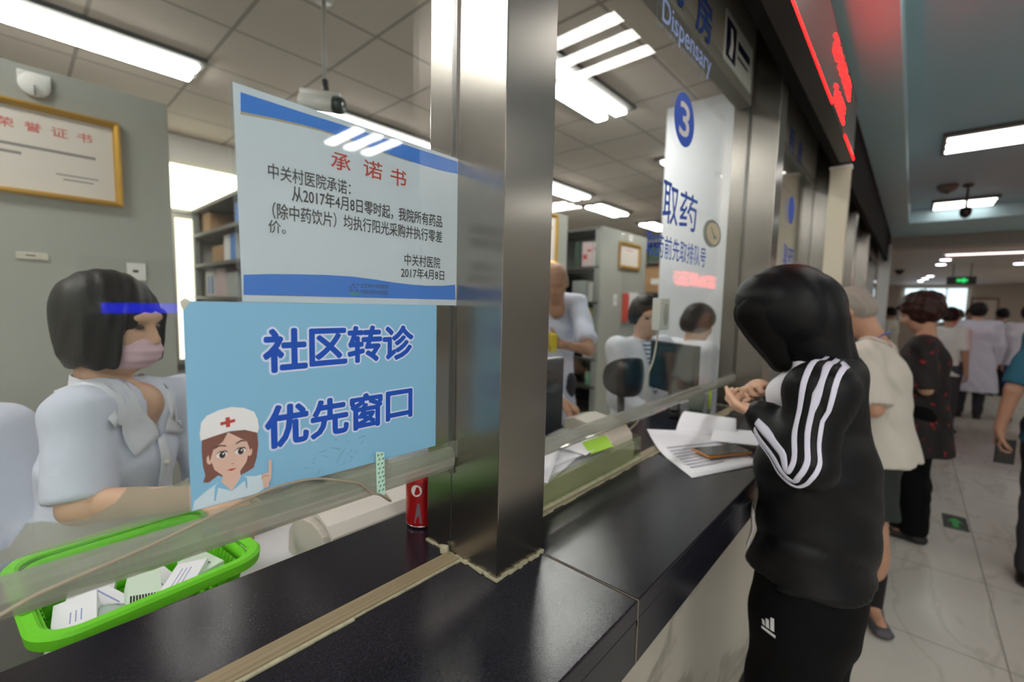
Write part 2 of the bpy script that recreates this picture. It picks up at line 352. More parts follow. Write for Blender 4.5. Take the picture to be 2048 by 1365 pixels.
for (x0, x1, ya, yb, lb) in (
    (-4.06, -3.71, -.27, .93, 'long twin-tube ceiling light at the upper left corner above the gilt certificate'),
    (-4.06, -3.71, 1.78, 2.98, 'twin-tube ceiling light showing just above the top edge of the laminated notice'),
    (-3.92, -3.57, 4.47, 5.67, 'short-looking twin-tube ceiling light right of the steel pillar, level with its middle'),
    (-4.06, -3.71, 6.2, 7.1, 'second farthest twin-tube ceiling light between the pillar and the blue lettering'),
    (-4.06, -3.71, 8.1, 8.9, 'farthest twin-tube ceiling light, close over the brown cartons at the back'),
    (-2.15, -1.80, 2.18, 3.38, 'bright twin-tube ceiling light directly right of the steel pillar, under the reflected strips'),
    (-2.18, -1.85, 4.75, 5.6, 'small lit tube end left of the blue number three on the glass'),
    (-2.15, -1.80, -1.6, -.4, 'twin-tube ceiling light above the counter behind the nurse, over the frame')):
    troffer(x0, x1, ya, yb, 3.15, 2, 'y', TUBE, lb, G)
G = 'triple tube lights in the hall ceiling'
for y, lb in ((-4.0+3.05, 'triple-tube hall ceiling light behind the viewer, seen mirrored in the steel pillar'), (2.47, 'triple-tube hall ceiling light mirrored in the glass right of the steel pillar'),
              (5.95, 'large triple-tube hall ceiling light at the right edge of the picture'), (9.2, 'farther triple-tube hall ceiling light above the corridor, right of centre ceiling')):
    x1 = .74
    troffer(.12, x1, y-.3, y+.3, 3.15, 3, 'x', TUBE_HALL*(.45 if y < 3 else .2), lb, G)
for x0, y, lb in ((1.0, -.95, 'added fill light behind the viewer, one bay from the counter'), (2.2, -.95, 'added fill light behind the viewer, two bays from the counter'), (3.4, -.95, 'added fill light behind the viewer, three bays from the counter'), (.12, -2.9, 'added fill light farthest behind the viewer beside the counter'), (1.4, -2.9, 'added fill light farthest behind the viewer in the middle of the hall'), (2.8, -2.9, 'added fill light farthest behind the viewer across the hall')):  # unseen fill lights, added behind the viewer to brighten the sign side of the glass
    troffer(x0, x0+.75, y-.3, y+.3, 3.15, 3, 'x', TUBE_HALL*1.2, lb, G)
for y, lb in ((5.95, 'nearer'), (9.2, 'farther')): troffer(3.0, 3.75, y-.3, y+.3, 3.15, 3, 'x', TUBE_HALL, lb+' added fill light along the far side of the hall, right of the picture', G)  # unseen fill lights, added to lift the hall floor
troffer(2.83, 3.43, 2.11, 2.71, 3.15, 3, 'x', TUBE_HALL, 'triple-tube hall ceiling light mirrored as three strips in the laminated notice', G)
for y, lb in ((13.2, 'nearest'), (17, 'middle'), (21, 'farthest')): troffer(2.9, 4.0, y-.3, y+.3, 2.72, 3, 'x', TUBE_HALL, lb+' added fill light along the right side of the corridor', 'added fill lights of the corridor')  # unseen fill lights, added to brighten the corridor ceiling

# ------------------------------------------------------------------ counter
ct = thing('service_counter', 'long black granite service counter with marble front running under the glass', 'counter', (-.5, 4, 0))
seams = [-1.6, -.5, .578, 1.9, 3.2, 4.6, 6.2, 8, 10.4]
slab = MB(); apron = MB()
for a, b in zip(seams, seams[1:]):
    slab.box(-.725, -.262, a+.0008, b-.0008, 1.10, 1.13); apron.box(-.285, -.2625, a+.0008, b-.0008, 1.035, 1.10)
slab.build('countertop', GRANITE, ct, bevel=.0025); apron.build('front_apron', GRANITE, ct)
for s in seams[1:-1]: MB().box(-.53, -.2615, s-.001, s+.001, 1.09, 1.1304).box(-.264, -.2612, s-.001, s+.001, 1.035, 1.10).build('slab_joint', mat('joint_filler', '#6b6254', .7), ct)
MB().box(-.70, -.40, -1.6, 10.4, 0, 1.10).build('front_panel', marble('counter_marble', '#b9b3a6', '#8b8478', 1.2, (.25, .2), .3, .004, (1, 2)), ct)
box('rounded_lip', -.292, -.266, -1.6, 10.4, 1.022, 1.035, GRANITE, ct, .004)
box('plinth', -.41, -.385, -1.6, 10.4, 0, .1, mat('plinth_black', '#1a1918', .3), ct)
WOOD = mat('worn_channel', '#85765c', .5, vary=.3, vscale=3, stretch=(60, 1, 60))
mb = MB()
for a, b in ((-1.6, .468), (.59, 2.03), (2.15, 3.59), (3.71, 10.4)): mb.box(-.549, -.521, a, b, 1.129, 1.134)
mb.build('glass_channel', WOOD, ct)
rr = random.Random(3)
for a, b in ((-.3, .466), (.6, 1.9)):
    y = a; grime = MB()
    while y < b:
        l = rr.uniform(.01, .05); e = rr.uniform(.002, .006); grime.box(-.521, -.521+e, y, min(b, y+l), 1.1295, 1.1325); y += l
    grime.build('sealant_bead', mat('old_sealant', '#a39d84', .7, vary=.2, vscale=90), ct)

# ------------------------------------------------------------------ steel pillars
def pillar(y0, label, near=False):
    y1 = y0+.112; t = thing('steel_pillar', label, 'pillar', (-.525, (y0+y1)/2, 1.13), 'steel pillars between the windows')
    MB().box(-.61, -.44, y0, y1, 1.1302, 2.948).build('casing', STEEL, t, bevel=.0015)
    # slot where the glass enters, and the seam below it
    MB().box(-.552, -.541, y0-.004, y0, 1.27, 2.945).box(-.552, -.541, y1, y1+.004, 1.27, 2.945).build('glazing_bead', mat('slot_grey', '#6d6c6a', .3, .7), t)
    MB().box(-.5475, -.5465, y0-.0006, y0, 1.131, 1.27).build('seam', mat('dark_seam', '#2b2a28', .6), t)
    s = MB(); q = random.Random(int(y0*100))
    for i in range(24):
        x = -.61+.17*i/24; s.box(x, x+.0071, y0-q.uniform(.002, .0055), y0, 1.1302, 1.1302+q.uniform(.002, .005))
    for i in range(16):
        y = y0-.004+.116*i/16; s.box(-.44, -.44+q.uniform(.002, .006), y, y+.0073, 1.1302, 1.1302+q.uniform(.002, .006))
    s.build('sealant_bead', mat('old_sealant', '#a39d84', .7, vary=.2, vscale=90), t)
    if near: rotbox(-.555, y0-.006, 1.1302, .013, .009, .013, .4, .1).build('sealant_lump', mat('old_sealant', '#a39d84'), t, bevel=.002)
    return t
pillar(.47, 'nearest brushed steel pillar in the middle of the picture, on the black counter', True)
pillar(2.03, 'second brushed steel pillar, left of the black hood')
pillar(3.59, 'third brushed steel pillar, above the black hood')
pillar(5.15, 'fourth steel pillar, right of the cream post')
pillar(6.71, 'fifth steel pillar, over the bald man at the counter')
t = thing('cream_post', 'cream painted vertical post standing on the counter behind the black hood', 'post', (-.4, 3.53, 1.13))
box('shaft', -.455, -.35, 3.5, 3.56, 1.1305, 2.44, CREAM, t, .004); box('cap', -.46, -.345, 3.495, 3.565, 2.44, 2.454, WHITE, t)

# ------------------------------------------------------------------ glass screens
def screen(ya, yb, label, z0, band):
    t = thing('glass_screen', label, 'glass screen', (-.545, (ya+yb)/2, z0), 'glass screens over the counter')
    MB().box(-.549, -.541, ya, yb, z0+.002, 2.40).build('pane', GLASS, t)
    if band:
        n = 12; prof = [(-.5465+.0125*math.cos(a), z0+.016+.019*math.sin(a)) for a in [2*PI*k/n for k in range(n)]]
        b = MB().prism(prof, lambda u, v, y: (u, y, v), ya, yb).build('bottom_edge', GLASSBAND, t)
    return t
s1 = screen(-1.3, .466, 'near glass screen carrying the notice and the blue sign, left of the steel pillar', 1.28, True)
s2 = screen(.586, 2.026, 'glass screen of window three, right of the nearest steel pillar', 1.24, True)
screen(2.146, 3.586, 'glass screen between the second and third steel pillars', 1.24, True)
screen(3.706, 5.146, 'glass screen between the third and fourth steel pillars, behind the cream post', 1.24, True)
screen(5.266, 6.7, 'glass screen beyond the fourth steel pillar', 1.24, True)
screen(6.83, 10.45, 'farthest glass screen of the row, over the red-haired woman', 1.24, True)
# torn hazy film low on the near screen
q = random.Random(5); y0, y1 = -.02, .112; top = [(y0+(y1-y0)*i/14, 1.352+.004*math.sin(i*.9)+q.uniform(-.0015, .0015)+(.012 if i > 8 else 0)-(.015 if i < 2 else 0)) for i in range(15)]
MB().prism([(y0-.0, 1.328), (y1, 1.328)]+[(top[14-i][0], top[14-i][1]) for i in range(15)], onx(-.5408), 0, .0004).build('torn_film', glassy('hazy_film', '#eef0ea', .5, .35, '#b3b0a4', .2), s1)
q = random.Random(9); pts = [(.12+.35*i/20, 1.326+q.uniform(.001, .007)-.003) for i in range(21)]
MB().prism([(.12, 1.30), (.47, 1.30)]+pts[::-1], onx(-.5330), 0, .0005).build('torn_film', glassy('hazy_film2', '#f0f3ef', .8, .14, '#c6cbc0', .12, 22), s1)

# low barrier under window three
t = thing('glass_barrier', 'low greenish glass barrier standing on the counter in front of the paper tray', 'glass barrier', (-.53, .9, 1.13))
MB().box(-.531, -.527, .59, 1.13, 1.1385, 1.198).build('front_pane', glassy('green_glass', '#f1f5ea', .8, .10, '#9aa583', .02), t)
MB().box(-.725, -.533, 1.125, 1.13, 1.1345, 1.198).build('side_pane', glassy('green_glass'), t)
MB().box(-.535, -.524, .59, 1.13, 1.1345, 1.139).build('sealant_bead', mat('pale_sealant', '#b9b69c', .6, vary=.2, vscale=60), t)

# ------------------------------------------------------------------ laminated notice
nt_ = thing('laminated_notice', 'laminated white notice with blue wavy borders taped on the near glass', 'notice', (-.54, .32, 1.545))
XN = -.5405
MB().prism([(.166, 1.545), (.1627, 1.7715), (.4737, 1.7705), (.4735, 1.5445)], onx(XN), 0, .0003).build('printed_sheet', mat('notice_paper', '#d3dbe4', .6), nt_)
def wave(pts): return pts
T = onx(XN)
MB().prism([(.1697, 1.7637), (.2326, 1.7637), (.2946, 1.7645), (.4692, 1.7659), (.4695, 1.7478), (.44, 1.7455), (.41, 1.7450), (.385, 1.7454), (.352, 1.7462), (.3224, 1.7475), (.285, 1.7500), (.256, 1.7508), (.2325, 1.7500), (.20, 1.7475), (.1694, 1.7440)], T, .0003, .0006).build('blue_border', mat('border_blue', '#1b7ade', .4), child(nt_, 'printed_sheet'))
MB().prism([(.1679, 1.5742), (.198, 1.5768), (.2296, 1.5784), (.26, 1.5796), (.2930, 1.5796), (.325, 1.5777), (.3524, 1.5753), (.385, 1.5735), (.4125, 1.5731), (.44, 1.5742), (.4670, 1.5770), (.4684, 1.5534), (.1673, 1.5525)], T, .0003, .0006).build('blue_border', mat('border_blue', '#1b7ade', .4), child(nt_, 'printed_sheet'))
P = MB()
P.prism([(.1692, 1.7440), (.20, 1.7475), (.2325, 1.7500), (.256, 1.7508), (.285, 1.7500), (.3224, 1.7475), (.352, 1.7462), (.385, 1.7454), (.385, 1.7443), (.352, 1.7448), (.3224, 1.7460), (.285, 1.7482), (.256, 1.7488), (.2325, 1.7478), (.20, 1.745), (.1692, 1.7412)], T, .0003, .0005)
P.build('tan_line', mat('border_tan', '#b9a98f', .5), child(nt_, 'printed_sheet'))
P = MB()
for ch, (a, b, c, d) in zip('承诺书', ((.2669, .2921, 1.7094, 1.7292), (.3102, .3371, 1.7097, 1.7312), (.3501, .3751, 1.7076, 1.7300))): letters(P, ch, T, a, b, c, d, .0006, .012)
P.build('title_lettering', REDINK, child(nt_, 'printed_sheet'))
for body, a, b, c, d, o in (('中关村医院承诺：', .1950, .2920, 1.6815, 1.6985, .008), ('从2017年4月8日零时起，我院所有药品', .2200, .4397, 1.6610, 1.6790, .012), ('（除中药饮片）均执行阳光采购并执行零差', .1985, .4397, 1.6385, 1.6565, .01), ('价。', .1940, .2124, 1.6225, 1.6365, .008),
    ('中关村医院', .3728, .4366, 1.6003, 1.6168, .01), ('2017年4月8日', .3670, .4446, 1.5826, 1.5976, .012), ('北京市中关村医院', .3048, .3461, 1.5655, 1.5715, .006), ('中国科学院中关村医院', .3048, .3461, 1.5575, 1.5635, .006)):
    letters(MB(), body, T, a, b, c, d, .0006, o).build('lettering', BLACKINK, child(nt_, 'printed_sheet'))
P = MB(); q = random.Random(2)
for i in range(5):
    for j in range(4):
        P.cur = 1 if j == 0 else 0
        u, v = .2895+.0027*i, 1.5565+.0038*j
        if (i+j) % 3 or j == 0: P.box(XN+.0006, XN+.0008, u, u+.002, v, v+.003)
P.build('emblem', [mat('emblem_blue', '#1649a8', .5), mat('emblem_green', '#2f9c48', .5)], child(nt_, 'printed_sheet'))
MB().prism([(.1610, 1.5440), (.1590, 1.7745), (.4765, 1.7735), (.4760, 1.5425)], onx(XN), .0009, .0012).build('clear_film', glassy('laminate', '#fafcfc', 1.2, .02, '#dfe6ea', .03), nt_)

# ------------------------------------------------------------------ blue referral sign
sg = thing('referral_sign', 'pale blue sign board with large blue characters and a printed nurse, on the near glass', 'sign', (-.539, .27, 1.33))
XS = -.5408
MB().prism([(.1195, 1.5448), (.1130, 1.5355), (.1132, 1.3282), (.4298, 1.3260), (.4296, 1.5445)], onx(XS), 0, .0021).build('board', mat('sign_blue', '#82b7d8', .45), sg)
MB().prism([(.1130, 1.5355), (.1195, 1.5448), (.1150, 1.5478), (.1125, 1.5462), (.1105, 1.5440), (.1112, 1.540)], onx(XS), .0005, .0016).build('peeled_corner', mat('peeled', '#c9c6b8', .6, bump=.4, bscale=300), sg)
T = onx(XS)
big = [('社', .186, .2325, 1.4660, 1.5137), ('区', .2377, .2833, 1.4692, 1.5126), ('转', .2867, .3342, 1.4686, 1.5145), ('诊', .3380, .3861, 1.4680, 1.5136),
       ('优', .1862, .2327, 1.3775, 1.4250), ('先', .2376, .2846, 1.3782, 1.4243), ('窗', .2894, .3348, 1.3785, 1.4238), ('口', .3427, .3846, 1.3815, 1.4215)]
for nm, off, tt, m in (('lettering_outline', .085, .0022, mat('outline_lilac', '#cfd9f2', .5)), ('lettering', .035, .0025, BLUEINK)):
    for row in (big[:4], big[4:]):
        P = MB()
        for ch, a, b, c, d in row: letters(P, ch, T, a, b, c, d, tt, off)
        P.build(nm, m, child(sg, 'board'))
q = random.Random(21); P = MB()
for i in range(26):
    u, v = q.gauss(.268, .022), q.gauss(1.352, .009); a, l = q.uniform(-.5, 1.2), q.uniform(.002, .008); du, dv = l*math.cos(a), l*math.sin(a); w_ = q.uniform(.0003, .0010)
    P.prism([(u-du, v-dv), (u, v-w_), (u+du, v+dv), (u, v+w_)], T, .0022, .00226)
P.build('adhesive_residue', mat('residue', '#6f9bb5', .6), child(sg, 'board'))
# printed nurse: flat print, layers a fraction of a millimetre apart
def blob(cu, cv, ru, rv, n=28, a0=0, a1=2*PI, rot=0): return [(cu+ru*math.cos(a)*math.cos(rot)-rv*math.sin(a)*math.sin(rot), cv+ru*math.cos(a)*math.sin(rot)+rv*math.sin(a)*math.cos(rot)) for a in [a0+(a1-a0)*i/n for i in range(n if a1-a0 > 6 else n+1)]]
PR = MB(); ly = [.0022]
def pr(poly, mi):
    PR.cur = mi; PR.prism(poly, T, ly[0], ly[0]+.00012); ly[0] += .00006
HAIR, SKIN, CAP, COAT, LINE, CROSS, TRIM = range(7)
# pixel-like figure laid out on the sheet: u to the right, v up
pr([(.1243, 1.402), (.1765, 1.402), (.1775, 1.385), (.1755, 1.370), (.1720, 1.3595), (.1660, 1.3565), (.1500, 1.352), (.1375, 1.3600), (.1290, 1.3545), (.1240, 1.3560), (.1262, 1.363), (.1243, 1.374), (.1237, 1.39)], HAIR)
pr([(.1420, 1.363), (.1585, 1.363), (.1590, 1.350), (.1640, 1.3455), (.1500, 1.3300), (.1360, 1.3455), (.1415, 1.351)], SKIN)
pr([(.1140, 1.3290), (.1155, 1.3380), (.1265, 1.3460), (.1395, 1.3530), (.1500, 1.3385), (.1600, 1.3530), (.1740, 1.3490), (.1795, 1.3495), (.1850, 1.3420), (.1845, 1.3330), (.1750, 1.3285)], COAT)
pr([(.1395, 1.3530), (.1500, 1.3385), (.1600, 1.3530), (.1560, 1.3540), (.1500, 1.3450), (.1435, 1.3545)], SKIN)
for s in (([(.1395, 1.3535), (.1345, 1.3490), (.1330, 1.3330), (.1345, 1.3330), (.1372, 1.3465), (.1500, 1.3390)]), ([(.1600, 1.3535), (.1650, 1.3500), (.1652, 1.3380), (.1640, 1.3380), (.1628, 1.3470), (.1500, 1.3390)])): pr(s, TRIM)
pr([(.1300, 1.395), (.1310, 1.380), (.1345, 1.367), (.1420, 1.3585), (.1500, 1.3555), (.1580, 1.3585), (.1650, 1.3680), (.1680, 1.380), (.1685, 1.397), (.1500, 1.405)], SKIN)
for u in (.1302, .1684): pr(blob(u, 1.379, .0026, .005), SKIN)
pr([(.1275, 1.403), (.1480, 1.405), (.1430, 1.396), (.1340, 1.389), (.1305, 1.377), (.1290, 1.39)], HAIR)
pr([(.1480, 1.405), (.1740, 1.404), (.1720, 1.386), (.1690, 1.380), (.1660, 1.391), (.1570, 1.398)], HAIR)
pr([(.1230, 1.4010), (.1225, 1.4080), (.1240, 1.4200), (.1290, 1.4262), (.1400, 1.4305), (.1520, 1.4320), (.1640, 1.4290), (.1740, 1.4230), (.1775, 1.4140), (.1785, 1.4040), (.1770, 1.3985), (.1640, 1.4045), (.1500, 1.4060), (.1350, 1.4035)], CAP)
pr([(.1410+.0003, 1.4135), (.1550, 1.4150), (.1550, 1.4185), (.1410, 1.4170)], CROSS); pr([(.1462, 1.4105), (.1502, 1.4108), (.1500, 1.4215), (.1460, 1.4212)], CROSS)
for u in (.1415, .1590):
    pr(blob(u, 1.3815, .0050, .0033), CAP); pr(blob(u+.0005, 1.3815, .0030, .0034), LINE); pr(blob(u+.0014, 1.3826, .0009, .0009), CAP)
    pr([(u-.006, 1.3835), (u-.002, 1.3860), (u+.004, 1.3858), (u+.006, 1.3828), (u+.003, 1.3848), (u-.002, 1.3850)], LINE)
pr([(.1345, 1.3905), (.1400, 1.3930), (.1455, 1.3912), (.1455, 1.3902), (.1400, 1.3918), (.1347, 1.3897)], LINE); pr([(.1550, 1.3915), (.1600, 1.3940), (.1640, 1.3925), (.1640, 1.3917), (.1600, 1.3928), (.1550, 1.3905)], LINE)
pr([(.1498, 1.3705), (.1512, 1.3690), (.1530, 1.3702), (.1515, 1.3698)], HAIR); pr([(.1455, 1.3638), (.1500, 1.3645), (.1548, 1.3640), (.1500, 1.3622)], CROSS)
pr([(.1815, 1.3330), (.1808, 1.3420), (.1790, 1.3440), (.1795, 1.3480), (.1835, 1.3505), (.1868, 1.3500), (.1875, 1.3640), (.1890, 1.3655), (.1905, 1.3640), (.1902, 1.3480), (.1898, 1.3420), (.1870, 1.3380), (.1868, 1.3330)], SKIN)
pr([(.1800, 1.3455), (.1835, 1.3470), (.1868, 1.3462), (.1868, 1.3468), (.1835, 1.3476), (.1800, 1.3461)], HAIR)
PR.build('printed_nurse', [mat('print_hair', '#7d5348', .5), mat('print_skin', '#d8b5a5', .5), mat('print_cap', '#e4e4e6', .5), mat('print_coat', '#c9dbe6', .5), mat('print_line', '#3a3034', .5), mat('print_cross', '#b5433f', .5), mat('print_trim', '#7fb6d8', .5)], child(sg, 'board'))
# green dotted tape and the cable
tp = thing('sticky_tape', 'strip of white sticky tape with green marks hanging below the blue sign', 'tape', (-.528, .327, 1.31))
MB().prism([(.3208, 1.3440), (.3338, 1.3405), (.3355, 1.2795), (.3225, 1.2815)], onx(-.5315), .0004, .0009).build('strip', mat('tape_base', '#bfe0d2', .5), tp)
P = MB()
for i in range(9):
    for j in range(2):
        u = .3225+.0018*(i % 2)+.0058*j+.0002*i; v = 1.3375-.0063*i; P.prism([(u, v), (u+.003, v+.0002), (u+.0036, v+.002), (u+.0012, v+.0016)], onx(-.5315), .0010, .0011); P.box(-.5305, -.5304, u+.001, u+.0022, v-.001, v)
P.build('green_marks', mat('tape_green', '#2f7a5c', .5), child(tp, 'strip'))
cab = [(-.12, 1.235), (-.0192, 1.2822), (.0195, 1.2931), (.0795, 1.3028), (.1447, 1.3175), (.1750, 1.3240), (.2021, 1.3275), (.2280, 1.3262), (.2502, 1.3224), (.2790, 1.3110), (.3052, 1.2996), (.3220, 1.2815), (.3360, 1.2744), (.3560, 1.2690), (.3693, 1.2680)]
k = .524/.545
def spline(pts, n=6):
    P_ = [Vector(p) for p in pts]; out = []
    for i in range(len(P_)-1):
        p0, p1, p2, p3 = P_[max(i-1, 0)], P_[i], P_[i+1], P_[min(i+2, len(P_)-1)]
        for j in range(n):
            t = j/n; out.append(.5*((2*p1)+(p2-p0)*t+(2*p0-5*p1+4*p2-p3)*t*t+(3*p1-p0-3*p2+p3)*t**3))
    return out+[P_[-1]]
pts = spline([(-.524, y*k, 1.55+(z-1.55)*k) for y, z in cab[:-2]]+[(-.540, .350, 1.262), (-.575, .36, 1.262)])
tag(MB().tube(pts, .0016, 8).build('cable', mat('cable_beige', '#9c8f7c', .5), None, True), 'thin beige cable running along the bottom edge of the near glass', 'cable')

# ------------------------------------------------------------------ lettering of window three and the header
wl = thing('window_lettering', 'blue stick-on lettering and a number three disc on the window three glass', 'lettering', (-.54, 1.35, 1.7))
XW = -.5408; T = onx(XW)
MB().prism(blob(1.345, 2.098, .0755, .075, 40), T, 0, .0004).build('number_disc', mat('disc_blue', '#164fc0', .5), wl)
letters(MB(), '3', T, 1.309, 1.381, 2.052, 2.144, .0007, .02).build('numeral', mat('numeral_white', '#d8d4d6', .5), child(wl, 'number_disc'))
letters(letters(MB(), '取', T, 1.2250, 1.3300, 1.788, 1.902, .0004, .01), '药', T, 1.3450, 1.4840, 1.790, 1.900, .0004, .01).build('lettering', mat('window_blue', '#174aac', .5), wl)
letters(MB(), '取药前先取排队号', T, 1.133, 1.588, 1.687, 1.752, .0004, .006).build('small_lettering', mat('window_blue', '#174aac', .5), wl)
letters(MB(), 'Dispensary', T, 1.163, 1.535, 2.275, 2.352, .0004, .01).build('latin_lettering', mat('window_pale_blue', '#9fb4ea', .5), wl)
hl = thing('header_lettering', 'large blue characters on the grey header panel above window three', 'lettering', (-.545, 1.4, 2.43))
letters(MB(), '药', onx(-.545), 1.175, 1.305, 2.385, 2.505, .003, .02).build('character', mat('header_blue', '#2f4f9c', .5), hl)
letters(MB(), '房', onx(-.545), 1.398, 1.528, 2.38, 2.50, .003, .02).build('character', mat('header_blue', '#2f4f9c', .5), hl)
w3 = thing('window_lettering', 'blue lettering and disc on the glass between the second and third pillars', 'lettering', (-.54, 2.9, 1.7))
MB().prism(blob(2.90, 2.098, .0755, .075, 32), T, 0, .0004).build('number_disc', mat('disc_blue', '#164fc0', .5), w3)
letters(letters(MB(), '取', T, 2.785, 2.890, 1.788, 1.902, .0004, .01), '药', T, 2.905, 3.044, 1.790, 1.900, .0004, .01).build('lettering', mat('window_blue', '#174aac', .5), w3)
hl = thing('header_lettering', 'blue characters on the header panel above the third glass screen', 'lettering', (-.545, 2.95, 2.43))
letters(letters(MB(), '药', onx(-.545), 2.735, 2.865, 2.385, 2.505, .003, .02), '房', onx(-.545), 2.958, 3.088, 2.38, 2.50, .003, .02).build('characters', mat('header_blue', '#2f4f9c', .5), hl)
pl = thing('rule_plate', 'white plate with a dark pictogram on the header, right of the blue characters', 'sign', (-.545, 1.82, 2.41))
MB().box(-.545, -.541, 1.655, 1.985, 2.395, 2.56).build('plate', mat('plate_white', '#c9ccc6', .4), pl, bevel=.001)
MB().box(-.541, -.5404, 1.668, 1.775, 2.415, 2.54).build('pictogram', mat('pictogram_navy', '#1c2140', .4), child(pl, 'plate'))
MB().prism([(1.70, 2.43), (1.735, 2.425), (1.745, 2.47), (1.73, 2.52), (1.71, 2.52), (1.715, 2.47)], onx(-.5404), 0, .0004).build('symbol', WHITE, child(pl, 'plate'))
MB().box(-.541, -.5406, 1.80, 1.95, 2.485, 2.515).box(-.541, -.5406, 1.80, 1.93, 2.455, 2.465).build('small_print', mat('pictogram_navy', '#1c2140'), child(pl, 'plate'))

# ------------------------------------------------------------------ LED message board over the counter
ld = thing('led_board', 'dark message board with glowing red characters hanging over the counter', 'message board', (-.37, 2.2, 2.455))
MB().box(-.3995, -.337, .2, 3.43, 2.455, 2.80).build('casing', mat('led_case', '#2b2625', .4), ld, bevel=.003)
MB().box(-.3995, -.3318, .2, 3.43, 2.4535, 2.4555).build('strip_cover', mat('led_case', '#2b2625'), ld)  # cover added under the strip to keep its glow out of the glass
MB().box(-.337, -.3355, .23, 3.41, 2.48, 2.785).build('face', mat('led_face', '#5b5452', .25), ld)
RED = emis('red_led', '#ff0606', 30.0)
MB().box(-.3372, -.332, .2, 2.45, 2.456, 2.470).box(-.3372, -.332, 2.96, 3.425, 2.456, 2.470).build('light_strip', RED, ld)
q = random.Random(11)
for k in range(4):
    P, P2 = MB(), MB()
    for i in range(9):
        for j in range(9):
            if q.random() < .45:
                u = 2.40+k*.165+i*.0155; v = 2.665+j*.0095; P.box(-.3355, -.334, u, u+.011, v, v+.0065)
                if k < 3 and q.random() < .9: u2 = 2.52+k*.13+i*.013; v2 = 2.50+j*.0095; P2.box(-.3355, -.334, u2, u2+.010, v2, v2+.0065)
    P.build('red_character', RED, child(ld, 'face'))
    if k < 3: P2.build('red_character', RED, child(ld, 'face'))

# ------------------------------------------------------------------ dispensary: floor, walls of racks
FZ = .25
struct(box('floor_dispensary', -5.6, -.72, -4, 10.9, .0, FZ, mat('platform_floor', '#b9b3a6', .35)))
struct(box('trim_column', -1.60, -1.02, 3.62, 4.2, FZ, 3.15, mat('column_white', '#dfe2e8', .5)))
CARD = [mat('carton_white', '#dcdad6', .7), mat('carton_grey', '#b9bdba', .7), mat('carton_green', '#7fae93', .7), mat('carton_blue', '#4a80c4', .7), mat('carton_pink', '#d9c2c4', .7), mat('carton_brown', '#a9845c', .8), mat('carton_yellow', '#b3a24a', .7), mat('carton_dark', '#2f4a3a', .7)]
def rack(y0, y1, x0, x1, label, shelves, top=2.42, depth_open=.42):
    """double-sided rack: end panel towards the counter, spine in the middle, shelves open to both aisles"""
    t = thing('storage_rack', label, 'storage rack', ((x0+x1)/2, (y0+y1)/2, FZ), 'storage racks of the dispensary')
    MB().box(x1-.03, x1, y0, y1, FZ+.001, top).build('end_panel', GREYMETAL, t, bevel=.006)
    MB().box(x0, x1-.03, (y0+y1)/2-.01, (y0+y1)/2+.01, FZ+.05, top-.02).build('spine_panel', mat('spine_green', '#3d4a42', .7), t)
    box('top_cover', x0, x1-.03, y0, y1, top-.03, top, mat('rack_top', '#6f6a66', .6), t)
    for z in shelves: box('shelf', x0, x1-.031, y0, y1, z-.03, z, mat('shelf_dark', '#55534f', .5), t)
    for y in (y0, y1-.05):
        box('upright', x1-.09, x1-.03, y+.001, y+.049, FZ+.001, top-.03, mat('upright_grey', '#8f948f', .45), t)
        box('upright', x0, x0+.05, y+.001, y+.049, FZ+.001, top-.03, mat('upright_grey', '#8f948f', .45), t)
    return t
SH = [.62, .94, 1.22, 1.59, 1.99]
rack(-1.0, .515, -5.2, -2.60, 'big grey rack with the large gilt certificate, behind the nurse', SH)
rack(1.263, 2.2, -5.55, -2.60, 'grey rack behind the notice, near the bright window', [.62, 1.02, 1.55, 1.87, 2.17])
rack(2.85, 3.70, -5.2, -2.60, 'grey rack directly right of the steel pillar behind the bald pharmacist', SH)
rack(4.37, 5.47, -5.2, -2.60, 'grey rack with the small gilt certificate and red folder', SH)
rack(6.2, 7.2, -5.2, -2.40, 'far rack with brown cartons beside the white column', [.62, 1.02, 1.39, 1.755, 2.2], 2.5)
def carton(x0, x1, y0, y1, z0, h, mi, label, group, stripe=None):
    t = thing('medicine_carton', label, 'carton', ((x0+x1)/2, (y0+y1)/2, z0), group)
    MB().box(x0, x1, y0, y1, z0+.0005, z0+h).build('carton_body', CARD[mi], t, bevel=.004)
    if stripe is not None:
        for a in stripe[1:]: MB().box(x0+(x1-x0)*a[0], x0+(x1-x0)*a[1], y0-.001, y0, z0+h*a[2], z0+h*a[3]).build('printed_panel', CARD[stripe[0]] if stripe[0] >= 0 else REDINK, child(t, 'carton_body'))
    return t
# rack near the bright window (open side towards the viewer at y = 1.263)
g = 'cartons on the rack by the window'
carton(-5.40, -5.16, 1.32, 1.6, 2.17, .20, 5, 'brown carton on the upper shelf next to the bright window strip', g)
carton(-4.75, -4.42, 1.32, 1.6, 1.87, .24, 0, 'white and blue carton at the left edge of the notice, upper one', g, (3, (.55, 1, 0, 1)))
carton(-4.42, -4.15, 1.32, 1.6, 2.17, .19, 3, 'small blue carton on the top shelf left of the notice', g)
carton(-5.36, -5.06, 1.32, 1.6, 1.55, .25, 0, 'white carton with two blue stripes, left of the notice bottom corner', g, (3, (.25, .45, .1, .8), (.65, .85, .1, .8)))
carton(-5.02, -4.72, 1.32, 1.6, 1.55, .27, 4, 'pale pink carton right of the two-striped carton', g)
carton(-4.70, -4.40, 1.32, 1.6, 1.55, .22, 1, 'grey carton on the lower shelf against the notice edge', g)
carton(-5.12, -4.80, 1.32, 1.6, 1.87, .16, 5, 'flat brown carton on the middle shelf left of the notice', g)
